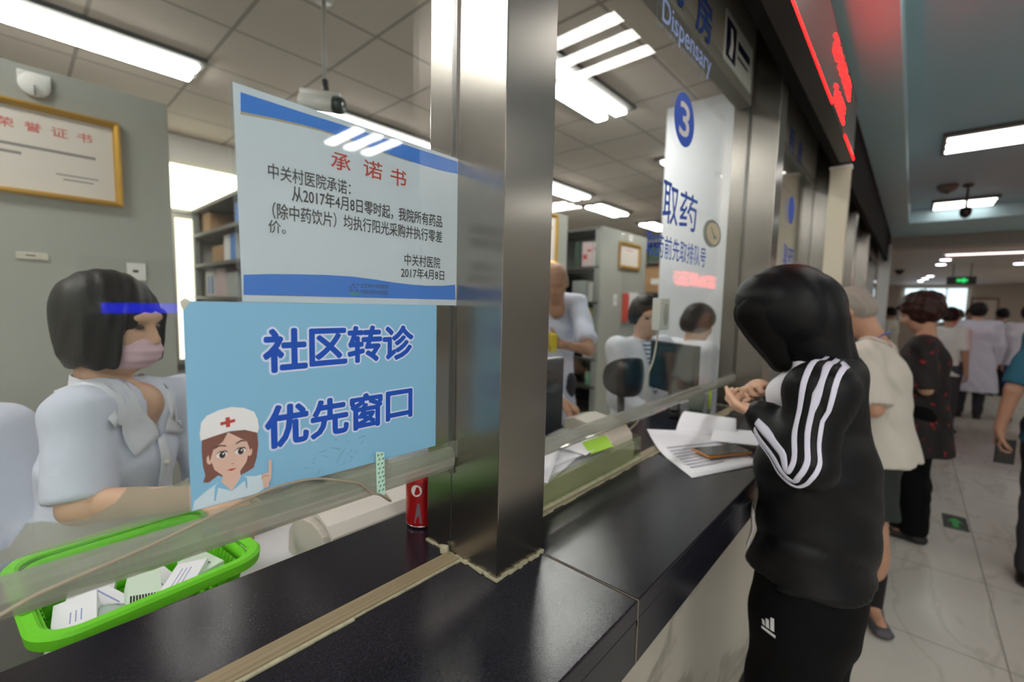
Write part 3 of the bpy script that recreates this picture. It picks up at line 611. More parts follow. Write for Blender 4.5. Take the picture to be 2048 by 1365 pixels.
# rack with the small certificate (open side at y = 4.37)
g = 'cartons on the rack behind the bald pharmacist'
for a in ((-2.90, -2.76, 1.99, .29, 4, 'tall white and pink carton on the top shelf, left one', (-1, (.1, .5, .3, .5), (.5, .9, .6, .7))), (-2.75, -2.635, 1.99, .28, 0, 'tall white and pink carton on the top shelf, right one', (-1, (.1, .8, .65, .8), (.4, .9, .1, .2))),
          (-3.0, -2.93, 1.99, .3, 7, 'dark green carton in the corner of the top shelf', None), (-3.02, -2.83, 1.59, .25, 1, 'grey carton on the second shelf, left one', None), (-2.80, -2.74, 1.59, .23, 0, 'narrow white carton on the second shelf', None),
          (-2.73, -2.64, 1.59, .26, 2, 'pale green carton at the right end of the second shelf', None), (-2.86, -2.80, 1.22, .30, 2, 'upright green folder on the third shelf', None), (-2.79, -2.73, 1.22, .31, 6, 'upright olive yellow folder on the third shelf', None),
          (-2.72, -2.64, 1.22, .24, 4, 'pinkish carton at the right end of the third shelf', None), (-2.84, -2.74, .94, .22, 0, 'white carton on the fourth shelf, left one', None), (-2.73, -2.64, .94, .20, 4, 'pale carton on the fourth shelf, right one', None),
          (-2.80, -2.70, .62, .16, 2, 'green carton on the lowest visible shelf', None)):
    carton(a[0], a[1], 4.43, 4.72, a[2], a[3]-.01, a[4], a[5], g, a[6])
g = 'brown cartons on the far rack'
carton(-3.0, -2.72, 6.26, 6.6, 1.755, .40, 5, 'large brown carton on the far rack, left one', g, (0, (.4, .85, .3, .5)))
carton(-2.71, -2.44, 6.26, 6.6, 1.755, .38, 5, 'large brown carton with a white label on the far rack, right one', g, (0, (.1, .6, .35, .55)))
carton(-2.95, -2.5, 6.26, 6.6, 2.2, .2, 7, 'dark box on top shelf of the far rack under the blue lettering', g)
carton(-2.95, -2.7, 6.26, 6.6, 1.39, .25, 1, 'grey carton low on the far rack by the white column', g)

# ------------------------------------------------------------------ things on the rack ends
def certificate(X, y0, y1, z0, z1, label, fw, text=True):
    t = thing('framed_certificate', label, 'framed certificate', (X, (y0+y1)/2, z0), 'gilt framed certificates')
    fr = MB()
    prof = [(0, 0), (fw, .004), (fw*.8, .018), (fw*.35, .024), (0, .020)]
    # four mitred mouldings
    for (ax, a, b, c, s) in (('y', y0, y1, z0, 1), ('y', y0, y1, z1, -1), ('z', z0, z1, y0, 1), ('z', z0, z1, y1, -1)):
        vs = []
        for e, end in ((a, 1), (b, -1)):
            for u, h in prof: vs.append((X+.001+h, e+end*u, c+s*u) if ax == 'y' else (X+.001+h, c+s*u, e+end*u))
        n = len(prof); fr.add(vs, [tuple(range(n)), tuple(range(n, 2*n))[::-1]]+[(k, (k+1) % n, n+(k+1) % n, n+k) for k in range(n)])
    fr.build('frame', GOLD, t)
    box('sheet', X+.0005, X+.005, y0+fw*.7, y1-fw*.7, z0+fw*.7, z1-fw*.7, mat('certificate_paper', '#e3dcd4', .35), t)
    T = onx(X+.005); L = MB(); w = y1-y0; h = z1-z0
    if text:
        for i, ch in enumerate('荣誉证书'): letters(L, ch, T, y0+w*(.30+.145*i), y0+w*(.39+.145*i), z0+h*.70, z0+h*.80, .0004, .02)
        L.build('red_title', mat('certificate_red', '#d0706a', .6), child(t, 'sheet')); L = MB()
        for r, (a, b) in enumerate(((.12, .30), (.12, .84), (.12, .42))): L.box(X+.005, X+.0055, y0+w*a, y0+w*b, z0+h*(.60-.085*r), z0+h*(.632-.085*r))
        L.box(X+.005, X+.0055, y0+w*.6, y0+w*.85, z0+h*.28, z0+h*.295).box(X+.005, X+.0055, y0+w*.64, y0+w*.82, z0+h*.23, z0+h*.245)
        L.build('printed_lines', mat('faded_ink', '#8f8a88', .7), child(t, 'sheet'))
    else:
        L.box(X+.005, X+.0055, y0+w*.35, y0+w*.65, z0+h*.70, z0+h*.74); L.build('red_title', mat('certificate_red', '#d0706a', .6), child(t, 'sheet'))
    return t
certificate(-2.60, -.16, .342, 1.925, 2.277, 'large gilt framed certificate on the grey rack, upper left corner', .024)
certificate(-2.60, 4.73, 5.27, 1.99, 2.30, 'small gilt framed certificate on the rack end above the red folder', .04, False)
certificate(-2.60, 3.30, 3.52, 1.93, 2.40, 'gilt frame half hidden behind the right edge of the steel pillar', .03, False)
t = thing('wall_hook', 'white adhesive hook at the top of the rack above the certificate', 'hook', (-2.6, .097, 2.32))
MB().lathe((-2.6, .097, 2.35), [(.045, 0), (.045, .012), (.04, .016)], 28, Matrix.Rotation(PI/2, 4, 'Y')).build('base', WHITE, t, True)
MB().box(-2.598, -2.586, .052, .142, 2.35, 2.395).build('plate', WHITE, t, bevel=.004)
MB().tube([(-2.584, .097, 2.345), (-2.57, .097, 2.325), (-2.565, .097, 2.315), (-2.572, .097, 2.305)], .004).build('hook', mat('chrome', '#c8c8c8', .2, 1), t)
def label_plate(y0, y1, z0, z1, label, m, X=-2.6, extra=None):
    t = thing('label_plate', label, 'label', (X, (y0+y1)/2, z0)); box('plate', X+.0005, X+.006, y0, y1, z0, z1, m, t, .001)
    box('printed_line', X+.006, X+.0065, y0+(y1-y0)*.3, y0+(y1-y0)*.6, z0+(z1-z0)*.45, z0+(z1-z0)*.6, BLACKINK, child(t, 'plate'))
    return t
label_plate(.018, .105, 1.68, 1.707, 'small cream label holder on the grey rack left of the nurse', mat('label_cream', '#cdc8b8', .5))
label_plate(.345, .41, 1.615, 1.69, 'small white card on the grey rack right of the nurse hair', WHITE)
t = thing('hanging_folder', 'red and white folder hanging on the rack end below the small certificate', 'folder', (-2.6, 5.0, 1.35))
box('red_half', -2.5995, -2.575, 4.88, 5.0, 1.36, 1.70, mat('folder_red', '#d4493c', .6), t, .004); box('white_half', -2.5995, -2.57, 5.0, 5.23, 1.37, 1.71, PAPER, t, .004)
label_plate(4.66, 4.74, 1.55, 1.68, 'narrow white card left of the red folder', WHITE)
label_plate(4.98, 5.06, 2.33, 2.40, 'white hook plate above the small certificate', WHITE)

# ------------------------------------------------------------------ ceiling things
cm = thing('security_camera', 'white bullet security camera hanging from the ceiling on a rod above the notice', 'camera', (-2.4, 1.17, 3.15))
MB().tube([(-2.44, 1.175, 3.149), (-2.44, 1.175, 2.70)], .011).build('rod', mat('camera_grey', '#b5b2ae', .4), cm, True)
MB().lathe((-2.44, 1.175, 3.12), [(.045, 0), (.05, .02), (.05, .029)]).build('ceiling_plate', mat('camera_grey', '#b5b2ae', .4), cm, True)
MB().tube([(-2.44, 1.175, 2.72), (-2.435, 1.178, 2.68), (-2.40, 1.165, 2.632)], .016).build('joint', BLACKP, cm, True)
a = Vector((-2.475, 1.065, 2.585)); b = Vector((-2.345, 1.18, 2.567)); d = (b-a).normalized()
MB().tube([a, a+d*.004, b-d*.004, b], [.036, .042, .042, .040], 24).build('body', WHITE, cm, True)
MB().tube([b, b+d*.035, b+d*.05], [.044, .044, .036], 24).build('lens_hood', mat('lens_dark', '#23302c', .25), child(cm, 'body'), True)
MB().tube([a+Vector((0, 0, .046)), b+d*.03+Vector((0, 0, .046))], [.02, .02], 10).build('sun_shield', WHITE, child(cm, 'body'), True)
vt = thing('ceiling_vent', 'square beige louvred ceiling vent left of the steel pillar', 'vent', (-4.4, 2.9, 3.15))
MB().box(-4.76, -4.16, 2.76, 3.36, 3.135, 3.149).build('frame', mat('vent_beige', '#a39a86', .5), vt)
for i in range(8): rotbox(-4.46, 2.84+.063*i, 3.118, .5, .05, .004, 0, .5).build('louvre', mat('vent_slat', '#9a9075', .5), vt)
vt2 = thing('wall_clock', 'round beige clock with a pale rim seen through the glass below the blue lettering', 'clock', (-1.3, 3.6, 1.98))
def facing_y(u, v, t): return (u, 3.6-t, v)
ck = onx(-.5405); vt2.location = (-.54, 1.63, 1.80)
MB().prism(blob(1.632, 1.806, .085, .046, 36), ck, 0, .006).build('rim', glassy('clock_rim', '#d8dcd8', 1, .5, '#b4b6b0', .1), vt2)
MB().prism(blob(1.630, 1.806, .066, .036, 36), ck, .006, .0075).build('dial', mat('dial_beige', '#c4b79a', .6), vt2)
MB().prism([(1.60, 1.824), (1.605, 1.826), (1.645, 1.796), (1.640, 1.793)], ck, .0075, .008).prism([(1.635, 1.790), (1.660, 1.790), (1.660, 1.799), (1.635, 1.799)], ck, .0075, .008).build('hands', mat('clock_teal', '#3b7f86', .5), vt2)

# ------------------------------------------------------------------ desk, basket and boxes
dk = thing('inner_desk', 'long pale work desk behind the counter on the staff side', 'desk', (-1.0, .8, FZ))
MB().prism([(-1.10, -1.5), (-.735, -1.5), (-.735, 2.1), (-.90, 2.1), (-.90, 1.55), (-1.10, 1.55)], lambda u, v, z: (u, v, z), .97, 1.0).build('desk_top', mat('desk_white', '#dfdde3', .35), dk, bevel=.004)
for y in (-1.3, .62, 1.5): box('leg_panel', -.95, -.76, y, y+.03, FZ+.001, .97, mat('desk_panel', '#9a9792', .5), dk)
t = thing('dark_sheet', 'dark grey sheet at the left end of the staff desk, under the basket end', 'desk mat', (-.9, -.5, 1.0)); MB().box(-1.09, -.752, -1.3, .005, 1.0005, 1.004).build('mat', mat('dark_sheet_grey', '#4d4a47', .7), t)  # thin sheet added to turn this end of the desk dark grey
GREEN = mat('basket_green', '#6fcf2a', .5, spec=.3)
bk = thing('green_basket', 'bright green plastic basket full of medicine boxes on the desk below the near glass', 'basket', (-.955, .12, 1.0))
bu = Vector((-.10, .995, 0)).normalized(); bv = Vector((-bu.y, bu.x, 0)); bc = Vector((-.947, .122, 0))
def rrect(a, b, r, n=7):
    out = []
    for cx, cy, a0 in ((a-r, b-r, 0), (-a+r, b-r, PI/2), (-a+r, -b+r, PI), (a-r, -b+r, 3*PI/2)): out += [(cx+r*math.cos(a0+PI/2*i/n), cy+r*math.sin(a0+PI/2*i/n)) for i in range(n+1)]
    return out
def bp(u, v, z): return bc+bu*u+bv*v+Vector((0, 0, z))
def ring(mb, secs):
    """secs: (half u, half v, corner radius, z) loops joined into a closed-section ring"""
    L = [[bp(u, v, z) for u, v in rrect(a, b, r)] for a, b, r, z in secs]; n = len(L[0]); m = len(L)
    mb.add([p for l in L for p in l], [(i*n+k, i*n+(k+1) % n, ((i+1) % m)*n+(k+1) % n, ((i+1) % m)*n+k) for i in range(m) for k in range(n)])
A_, B_ = .143, .152
rim = MB(); ring(rim, [(A_+.001, B_+.001, .05, 1.090), (A_+.003, B_+.003, .052, 1.105), (A_-.001, B_-.001, .05, 1.1095), (A_-.012, B_-.012, .041, 1.1095), (A_-.016, B_-.016, .038, 1.106), (A_-.015, B_-.015, .038, 1.100), (A_-.004, B_-.004, .046, 1.098)])
rim.build('rim', GREEN, bk)
wl_ = MB(); ring(wl_, [(A_-.016, B_-.016, .04, 1.100), (A_-.021, B_-.021, .036, 1.100), (A_-.025, B_-.025, .034, 1.078), (A_-.022, B_-.022, .036, 1.078)])
ring(wl_, [(A_-.032, B_-.032, .03, 1.030), (A_-.036, B_-.036, .028, 1.030), (A_-.042, B_-.042, .026, 1.002), (A_-.038, B_-.038, .028, 1.002)])
per = rrect(1, 1, .25, 5); o1 = rrect(A_-.024, B_-.024, .034, 7); o2 = rrect(A_-.034, B_-.034, .029, 7)
def walk(loop, step):
    pts = [Vector((*p, 0)) for p in loop]; out = []; n = len(pts)
    for i in range(n):
        a, b = pts[i], pts[(i+1) % n]; k = max(1, int((b-a).length/step))
        out += [a.lerp(b, j/k) for j in range(k)]
    return out
wt, wb = walk(o1, .0135), None
for p in wt:
    s = (A_-.034)/(A_-.024); wl_.tube([bp(p.x, p.y, 1.08), bp(p.x*s, p.y*s, 1.029)], .0034, 6, False)
wl_.build('slatted_wall', GREEN, bk, True)
bt = MB(); bt.prism(rrect(A_-.04, B_-.04, .028), lambda u, v, z: bp(u, v, z), 1.0005, 1.006); bt.build('bottom', GREEN, bk)
hd = MB()
for s in (-1, 1):
    q_ = [bp(s*(A_-.006), y, z) for y, z in ((-.055, 1.108), (-.045, 1.122), (-.02, 1.13), (.02, 1.13), (.045, 1.122), (.055, 1.108))]; hd = MB().tube(q_, .006, 8); hd.build('handle', GREEN, bk, True)
g = 'medicine boxes in the green basket'
def medbox(cx, cy, cz, lx, ly, lz, rz, rx, ry, m, label, extra):
    M = Matrix.Translation((cx, cy, cz)) @ Matrix.Rotation(rz, 4, 'Z') @ Matrix.Rotation(ry, 4, 'Y') @ Matrix.Rotation(rx, 4, 'X')
    t = thing('medicine_box', label, 'medicine box', (cx, cy, cz-lz/2), g)
    MB().box(-lx/2, lx/2, -ly/2, ly/2, -lz/2, lz/2, M).build('carton_body', m, t, bevel=.0012)
    for nm, (x0, x1, y0, y1), mm in extra: MB().box(lx*x0, lx*x1, ly*y0, ly*y1, lz/2, lz/2+.0003, M).build(nm, mm, child(t, 'carton_body'))
WB = mat('medicine_white', '#e4e4ea', .5); PG = mat('medicine_pale_green', '#cfe0cf', .5); INK = mat('print_blue', '#8f97c9', .5)
bars = [('barcode_bar', (.18, .42, -.42+.085*i, -.42+.085*i+.05), BLACKINK) for i in range(10)]
medbox(-.862, .040, 1.076, .085, .048, .032, -.1, .12, .10, WB, 'white box with faint lilac print at the near left end of the basket', [('print_line', (-.1, .2, -.1+.12*i, -.07+.12*i), INK) for i in range(3)])
medbox(-.912, .075, 1.058, .09, .04, .03, .35, 0, .05, WB, 'white box leaning behind the near left one in the basket', [('print_line', (-.4, .3, .1, .16), INK)])
medbox(-.868, .115, 1.078, .088, .042, .028, -.15, -.2, .12, PG, 'pale box with a black barcode in the middle of the basket', bars)
medbox(-.856, .165, 1.076, .09, .045, .03, -.55, .1, .08, WB, 'white box right of the barcode box in the basket', [('print_line', (-.3, .2, -.2+.14*i, -.17+.14*i), INK) for i in range(3)])
medbox(-.898, .200, 1.072, .07, .04, .03, .25, .1, 0, PG, 'pale green box at the right end of the basket', [('barcode_bar', (.0, .3, -.3+.1*i, -.25+.1*i), BLACKINK) for i in range(5)])
medbox(-.945, .145, 1.040, .10, .05, .03, .1, .05, -.1, WB, 'white box lying deep in the middle of the basket', [('print_line', (-.3, .3, .0, .05), INK)])
medbox(-.97, .06, 1.034, .10, .06, .03, -.2, 0, 0, WB, 'white box on the far side of the basket behind the glass edge', [('print_line', (-.3, .3, .0, .05), INK)])
medbox(-.835, .092, 1.072, .03, .03, .012, .6, .2, .2, mat('medicine_teal', '#12716c', .5), 'small dark teal box in the front of the basket', [])
t = thing('plastic_bag', 'translucent pale plastic bag over the boxes at the front of the basket', 'bag', (-.835, .062, 1.08), g)
q = random.Random(4); bm_ = MB(); n = 9; vs = []
for i in range(n):
    for j in range(n): u, v = i/(n-1)-.5, j/(n-1)-.5; vs.append((-.845+.075*u, .066+.07*v+.02*u, 1.089-.02*(u*u+v*v)*2+q.uniform(-.002, .002)))
bm_.add(vs, [(i*n+j, (i+1)*n+j, (i+1)*n+j+1, i*n+j+1) for i in range(n-1) for j in range(n-1)]); bm_.build('film', glassy('bag_film', '#e8f2ee', 1.0, .45, '#d5e4df', .15), t, True, solid=.0006)

# ------------------------------------------------------------------ beige tray, can, papers, monitor, chair
bt = thing('card_reader', 'beige plastic desktop device with a curved open lid left of the red can', 'desktop device', (-.86, .48, 1.0))
prof = [(-.80, 1.001), (-.80, 1.075), (-.812, 1.092), (-.83, 1.102), (-.86, 1.106), (-.90, 1.10), (-.94, 1.085), (-.97, 1.05), (-.975, 1.001)]
MB().prism(prof, lambda u, v, y: (u, y, v), .375, .60).build('body', mat('device_beige', '#cfc7bd', .4), bt, bevel=.003)
lid = [(-.785+.0, 1.078), (-.79, 1.095), (-.81, 1.112), (-.845, 1.122), (-.885, 1.12), (-.885, 1.112), (-.845, 1.114), (-.813, 1.105), (-.798, 1.09), (-.793, 1.077)]
MB().prism(lid, lambda u, v, y: (u, y, v), .385, .60).build('lid', mat('device_pale', '#ded7cf', .35), bt)
can = thing('red_can', 'red drink can with a white round mark, standing on the counter beside the steel pillar', 'can', (-.668, .500, 1.13)); cc = (-.668, .500, 1.13)
MB().lathe(cc, [(.024, .0005), (.0275, .003), (.0285, .008), (.0285, .088), (.027, .094), (.0235, .099), (.0225, .102)], 32).build('can_body', mat('can_red', '#a8181c', .25, .3), can, True)
MB().lathe(cc, [(.0225, .100), (.024, .1015), (.0225, .1025), (.018, .0985)], 32).build('lid', mat('can_metal', '#b9b9bb', .25, 1), can, True)
MB().lathe(cc, [(.024, .0003), (.0282, .004), (.0282, .006)], 32).build('base_ring', mat('can_metal', '#b9b9bb', .25, 1), can, True)
def oncan(u, v, t): a = -.75+u/.0285; return (cc[0]+(.0287+t)*math.cos(a), cc[1]+(.0287+t)*math.sin(a), cc[2]+v)
MB().prism(blob(-.006, .074, .010, .011, 24), oncan, 0, .0003).build('white_mark', WHITE, can)
MB().prism(blob(-.004, .077, .0032, .0045, 16), oncan, .0003, .0006).build('red_dot', mat('can_red', '#a8181c'), can)
MB().prism([(-.010, .012), (.004, .012), (.0, .050), (-.004, .05)], oncan, 0, .0003).build('grey_mark', mat('can_grey', '#6d5d66', .4), can)

tr = thing('paper_tray', 'beige plastic tray heaped with papers behind the low glass barrier', 'tray', (-.62, .88, 1.13))
MB().box(-.70, -.545, .62, 1.115, 1.1305, 1.137).build('tray_floor', mat('tray_beige', '#c9beb0', .45), tr)
for a in ((-.545, -.539, .62, 1.115, 1.1305, 1.182), (-.706, -.70, .62, 1.115, 1.1305, 1.19), (-.706, -.539, .614, .62, 1.1305, 1.182)): MB().box(*a).build('tray_wall', mat('tray_beige', '#c9beb0', .45), tr, bevel=.002)
MB().prism([(-.70, 1.1305), (-.545, 1.1305), (-.539, 1.16), (-.545, 1.205), (-.57, 1.232), (-.66, 1.245), (-.70, 1.235)], lambda u, v, y: (u, y, v), 1.0, 1.115).build('tray_end', mat('tray_beige', '#c9beb0', .45), tr, bevel=.008)
def sheet(name, label, corners, zf, m, cat='paper', group=None, n=10, lines=None, thick=.0006):
    """a curved sheet spanned by four corners (x, y); zf(u, v) gives its height"""
    a, b, c, d = [Vector((*p, 0)) for p in corners]; vs = []
    for i in range(n+1):
        for j in range(n+1):
            u, v = i/n, j/n; p = a.lerp(b, u).lerp(d.lerp(c, u), v); vs.append((p.x, p.y, zf(u, v)))
    mb = MB().add(vs, [(i*(n+1)+j, (i+1)*(n+1)+j, (i+1)*(n+1)+j+1, i*(n+1)+j+1) for i in range(n) for j in range(n)])
    t = thing(name, label, cat, (a.x, a.y, zf(0, 0)), group); mb.build('sheet', m, t, True, solid=thick)
    if lines:
        P = MB()
        for (u0, u1, v0, v1) in lines:
            k = 6; vv = []
            for i in range(k+1):
                u = u0+(u1-u0)*i/k
                for v in (v0, v1): p = a.lerp(b, u).lerp(d.lerp(c, u), v); vv.append((p.x, p.y, zf(u, v)+thick*.5+.0011))
            P.add(vv, [(2*i, 2*i+1, 2*i+3, 2*i+2) for i in range(k)])
        P.build('printed_lines', mat('pale_print', '#a9a9b4', .7), child(t, 'sheet'))
    return t
g = 'papers heaped in the beige tray'
for k, (cx, cy, z, rz, lb) in enumerate(((-.618, .80, 1.192, .2, 'white sheet on the left of the paper heap, sagging towards the pillar'), (-.62, .90, 1.202, -.15, 'white sheet across the middle of the paper heap'), (-.62, .98, 1.212, .1, 'white sheet on the right of the paper heap with a lilac fold'), (-.604, .73, 1.222, .5, 'crumpled white sheet hanging at the left front of the heap'))):
    c_, s_ = math.cos(rz), math.sin(rz); co = [(cx+a*c_-b*s_, cy+a*s_+b*c_) for a, b in ((.065, -.11), (.065, .11), (-.075, .11), (-.075, -.11))]
    sheet('loose_paper', lb, co, (lambda u, v, z=z, k=k: z+.004*math.sin(4.5*u)*v+.003*math.sin(2.6*v)-.012*(1-u)), PAPER, group=g)
t = thing('paper_stack', 'stack of white forms filling the beige tray under the loose papers', 'paper stack', (-.62, .86, 1.137)); MB().box(-.69, -.552, .65, 1.0, 1.1375, 1.176).build('sheets', PAPER, t)
t = thing('sticky_note', 'lime green paper slip in the heap behind the low glass barrier', 'paper', (-.57, .93, 1.2)); rotbox(-.556, .95, 1.205, .035, .09, .004, -.1, .0, .7).build('slip', mat('lime_slip', '#a9d84a', .6), t)
mn = thing('computer_monitor', 'dark monitor edge just right of the steel pillar at desk level', 'monitor', (-.78, 1.0, 1.0))
MB().box(-.765, -.735, .60, 1.052, 1.13, 1.40).build('screen_case', mat('monitor_navy', '#272c36', .4), mn, bevel=.006); box('stand', -.775, -.745, .78, .86, 1.02, 1.2, BLACKP, mn); box('foot', -.84, -.72+.0, .72, .92, 1.0005, 1.02, BLACKP, mn, .004)
m2 = thing('computer_monitor', 'dark monitor seen from behind in front of the dark-haired clerk', 'monitor', (-.75, 2.05, 1.0))
M = Matrix.Translation((-.785, 1.97, 1.265)) @ Matrix.Rotation(-.5, 4, 'Z')
MB().box(-.15, .15, -.015, .015, -.10, .125, M).build('screen_case', mat('monitor_black', '#1e2428', .3), m2, bevel=.006); MB().box(-.14, .14, -.019, -.015, -.085, .115, M).build('display', mat('display_dark', '#2c3a40', .12), m2)
MB().box(-.02, .02, -.0, .02, -.13, -.09, M).build('stand', BLACKP, m2); MB().lathe((-.785, 1.97, 1.0), [(.05, .0005), (.05, .012), (.03, .02), (.02, .14)]).build('foot', BLACKP, m2, True)
ch = thing('office_chair', 'black office chair with a rounded glossy backrest, behind the glass of window three', 'chair', (-1.20, 2.05, FZ))
bc_ = Vector((-.975, 1.95, 1.21)); bf = Vector((.9, -.45, 0)).normalized(); bs = Vector((-bf.y, bf.x, 0)); vs = []; n1, n2 = 26, 10
back = MB(); rows = []
for side in (0, 1):
    for j in range(n2+1):
        r = j/n2
        for i in range(n1):
            a = 2*PI*i/n1; su = math.copysign(abs(math.cos(a))**.75, math.cos(a))*.12*r; sv = math.copysign(abs(math.sin(a))**.75, math.sin(a))*.095*r
            p = bc_+bs*su+Vector((0, 0, sv))+bf*(-.5*su*su/.12+(.018*(1-r**4) if side == 0 else -.018*(1-r**4))); rows.append(p)
m_ = n1*(n2+1); fs = []
for s in (0, 1):
    for j in range(n2): fs += [(s*m_+j*n1+i, s*m_+j*n1+(i+1) % n1, s*m_+(j+1)*n1+(i+1) % n1, s*m_+(j+1)*n1+i) for i in range(n1)]
back.add(rows, fs).build('backrest', mat('chair_black', '#1b1a20', .28), ch, True)
MB().lathe((-1.18, 1.93, .70), [(.18, 0), (.22, .02), (.22, .05), (.18, .07)]).build('seat', mat('chair_fabric', '#222228', .7), ch, True)
MB().tube([(-1.04, 1.97, 1.18), (-1.02, 1.96, .9), (-1.04, 1.93, .72), (-1.18, 1.93, .695)], .018).build('back_support', BLACKP, ch, True)
MB().tube([(-1.18, 1.93, .70), (-1.18, 1.93, .36)], .022).build('column', BLACKP, ch, True)
for i in range(5):
    a = 2*PI*i/5; p = Vector((-1.18+.24*math.cos(a), 1.93+.24*math.sin(a), .32)); MB().tube([(-1.18, 1.93, .36), p], [.022, .014]).build('foot', BLACKP, ch, True)
    MB().lathe((p.x, p.y, FZ+.0005), [(.018, 0), (.026, .02), (.026, .045), (.015, .066)], 12).build('caster', BLACKP, ch, True)
sp = thing('intercom_speaker', 'white intercom box with a round grille stuck on the glass of window three', 'intercom', (-.56, 1.26, 1.48))
MB().box(-.575, -.5495, 1.262, 1.332, 1.480, 1.575).build('case', mat('intercom_white', '#d5d3cc', .4), sp, bevel=.004)
MB().prism(blob(1.305, 1.527, .018, .034, 28), onx(-.5495), 0, .0003).build('grille', mat('grille_grey', '#b3aea6', .7), child(sp, 'case'))
tag(MB().tube(spline([(-.565, 1.29, 1.48), (-.567, 1.275, 1.40), (-.574, 1.245, 1.33), (-.574, 1.25, 1.26), (-.60, 1.26, 1.20), (-.66, 1.28, 1.137)]), .003, 8).build('intercom_cable', mat('cable_pale', '#b5ab9c', .5), None, True), 'pale cable hanging from the white intercom box', 'cable')
cp = thing('glass_cup', 'small clear cup with a pale liquid standing by the second steel pillar', 'cup', (-.64, 1.87, 1.13))
MB().lathe((-.64, 1.87, 1.13), [(.026, .0005), (.030, .01), (.034, .085), (.0325, .085), (.028, .012)], 28).build('glass', glassy('cup_glass', '#d4dcd2', .8, .35, '#a9b3a5', .05), cp, True)
tag(MB().tube([(-.60, 1.905, 1.1335), (-.60, 1.912, 1.225)], .006).build('highlighter_pen', mat('pen_lime', '#b7d832', .4), None, True), 'lime green pen standing beside the clear cup', 'pen')
t = thing('stapler', 'small black stapler lying on the counter left of the clear cup', 'stapler', (-.66, 1.70, 1.13)); rotbox(-.66, 1.70, 1.1305, .035, .11, .02, .3).build('base', BLACKP, t, bevel=.004); rotbox(-.66, 1.70, 1.153, .03, .10, .016, .3, .1).build('arm', BLACKP, t, bevel=.005)

# ------------------------------------------------------------------ on the customer side of the counter
sheet('prescription_sheet', 'curled white printed sheet lying under the phone on the counter', [(-.585, 1.29), (-.375, 1.097), (-.275, 1.33), (-.46, 1.50)], (lambda u, v: 1.1315+.0405*max(0, 1-u*1.9)**2*(1-.6*v)+.006*v*math.sin(3*u)), PAPER, lines=[(.30+.07*i, .33+.07*i, .12, .8-.2*(i % 3)) for i in range(8)])
sheet('folded_paper', 'white folded paper slip standing up behind the phone', [(-.545, 1.41), (-.385, 1.50), (-.42, 1.62), (-.60, 1.64)], (lambda u, v: 1.1400+.034*math.sin(v*2.2)+.01*u*v), PAPER, thick=.001)
sheet('folded_paper', 'thin white slip under the folded paper, beside the sleeve', [(-.43, 1.40), (-.30, 1.46), (-.34, 1.58), (-.46, 1.52)], (lambda u, v: 1.1460+.012*v), PAPER)
ph = thing('smartphone', 'black smartphone in a tan case lying on the printed sheet', 'smartphone', (-.38, 1.31, 1.14))
M = Matrix.Translation((-.375, 1.325, 1.1455)) @ Matrix.Rotation(-.53, 4, 'Z') @ Matrix.Rotation(.02, 4, 'Y')
MB().box(-.036, .036, -.075, .075, -.004, .003, M).build('case', mat('phone_tan', '#b57a3c', .4), ph, bevel=.003); MB().box(-.033, .033, -.072, .072, .0025, .0045, M).build('screen', mat('phone_black', '#0c0c10', .08), ph, bevel=.001)

# ------------------------------------------------------------------ hall: floor sign, fittings, far end
fs_ = thing('floor_sign', 'black floor sticker with a green arrow on the marble floor of the hall', 'floor sign', (.35, 4.6, 0))
Fl = lambda u, v, t: (u, v, .0006+t)
MB().prism([(.281, 4.445), (.418, 4.455), (.416, 4.752), (.281, 4.752)], Fl, 0, .001).build('sticker', mat('sticker_black', '#1d2422', .4), fs_)
MB().prism([(.333, 4.50), (.366, 4.50), (.366, 4.60), (.395, 4.60), (.349, 4.70), (.304, 4.60), (.333, 4.60)], Fl, .001, .0014).prism([(.30, 4.465), (.40, 4.47), (.40, 4.478), (.30, 4.473)], Fl, .001, .0014).build('arrow', mat('arrow_green', '#2fae4e', .4), fs_)
sd = thing('smoke_detector', 'round smoke detector on the hall ceiling below the large light', 'smoke detector', (.21, 7.9, 3.15))
MB().lathe((.21, 7.9, 3.06), [(.05, 0), (.085, .03), (.10, .06), (.10, .089)]).build('body', mat('detector', '#6f6a60', .5), sd, True); MB().lathe((.21, 7.9, 3.045), [(.02, 0), (.03, .014)]).build('sensor', mat('sensor_dark', '#2b2926', .4), sd, True)
hc_ = thing('dome_camera', 'dark dome camera on a ceiling rod in front of the farther hall light', 'camera', (.42, 8.2, 3.15))
MB().tube([(.40, 8.0, 3.149), (.40, 8.0, 2.86)], .014).build('rod', mat('rod_dark', '#4b4a48', .5), hc_, True); MB().lathe((.40, 8.0, 3.12), [(.05, 0), (.05, .029)]).build('ceiling_plate', mat('rod_dark', '#4b4a48'), hc_, True)
MB().lathe((.40, 8.0, 2.74), [(.02, 0), (.05, .03), (.06, .08), (.05, .13)]).build('housing', mat('dome_dark', '#23231f', .3), hc_, True)
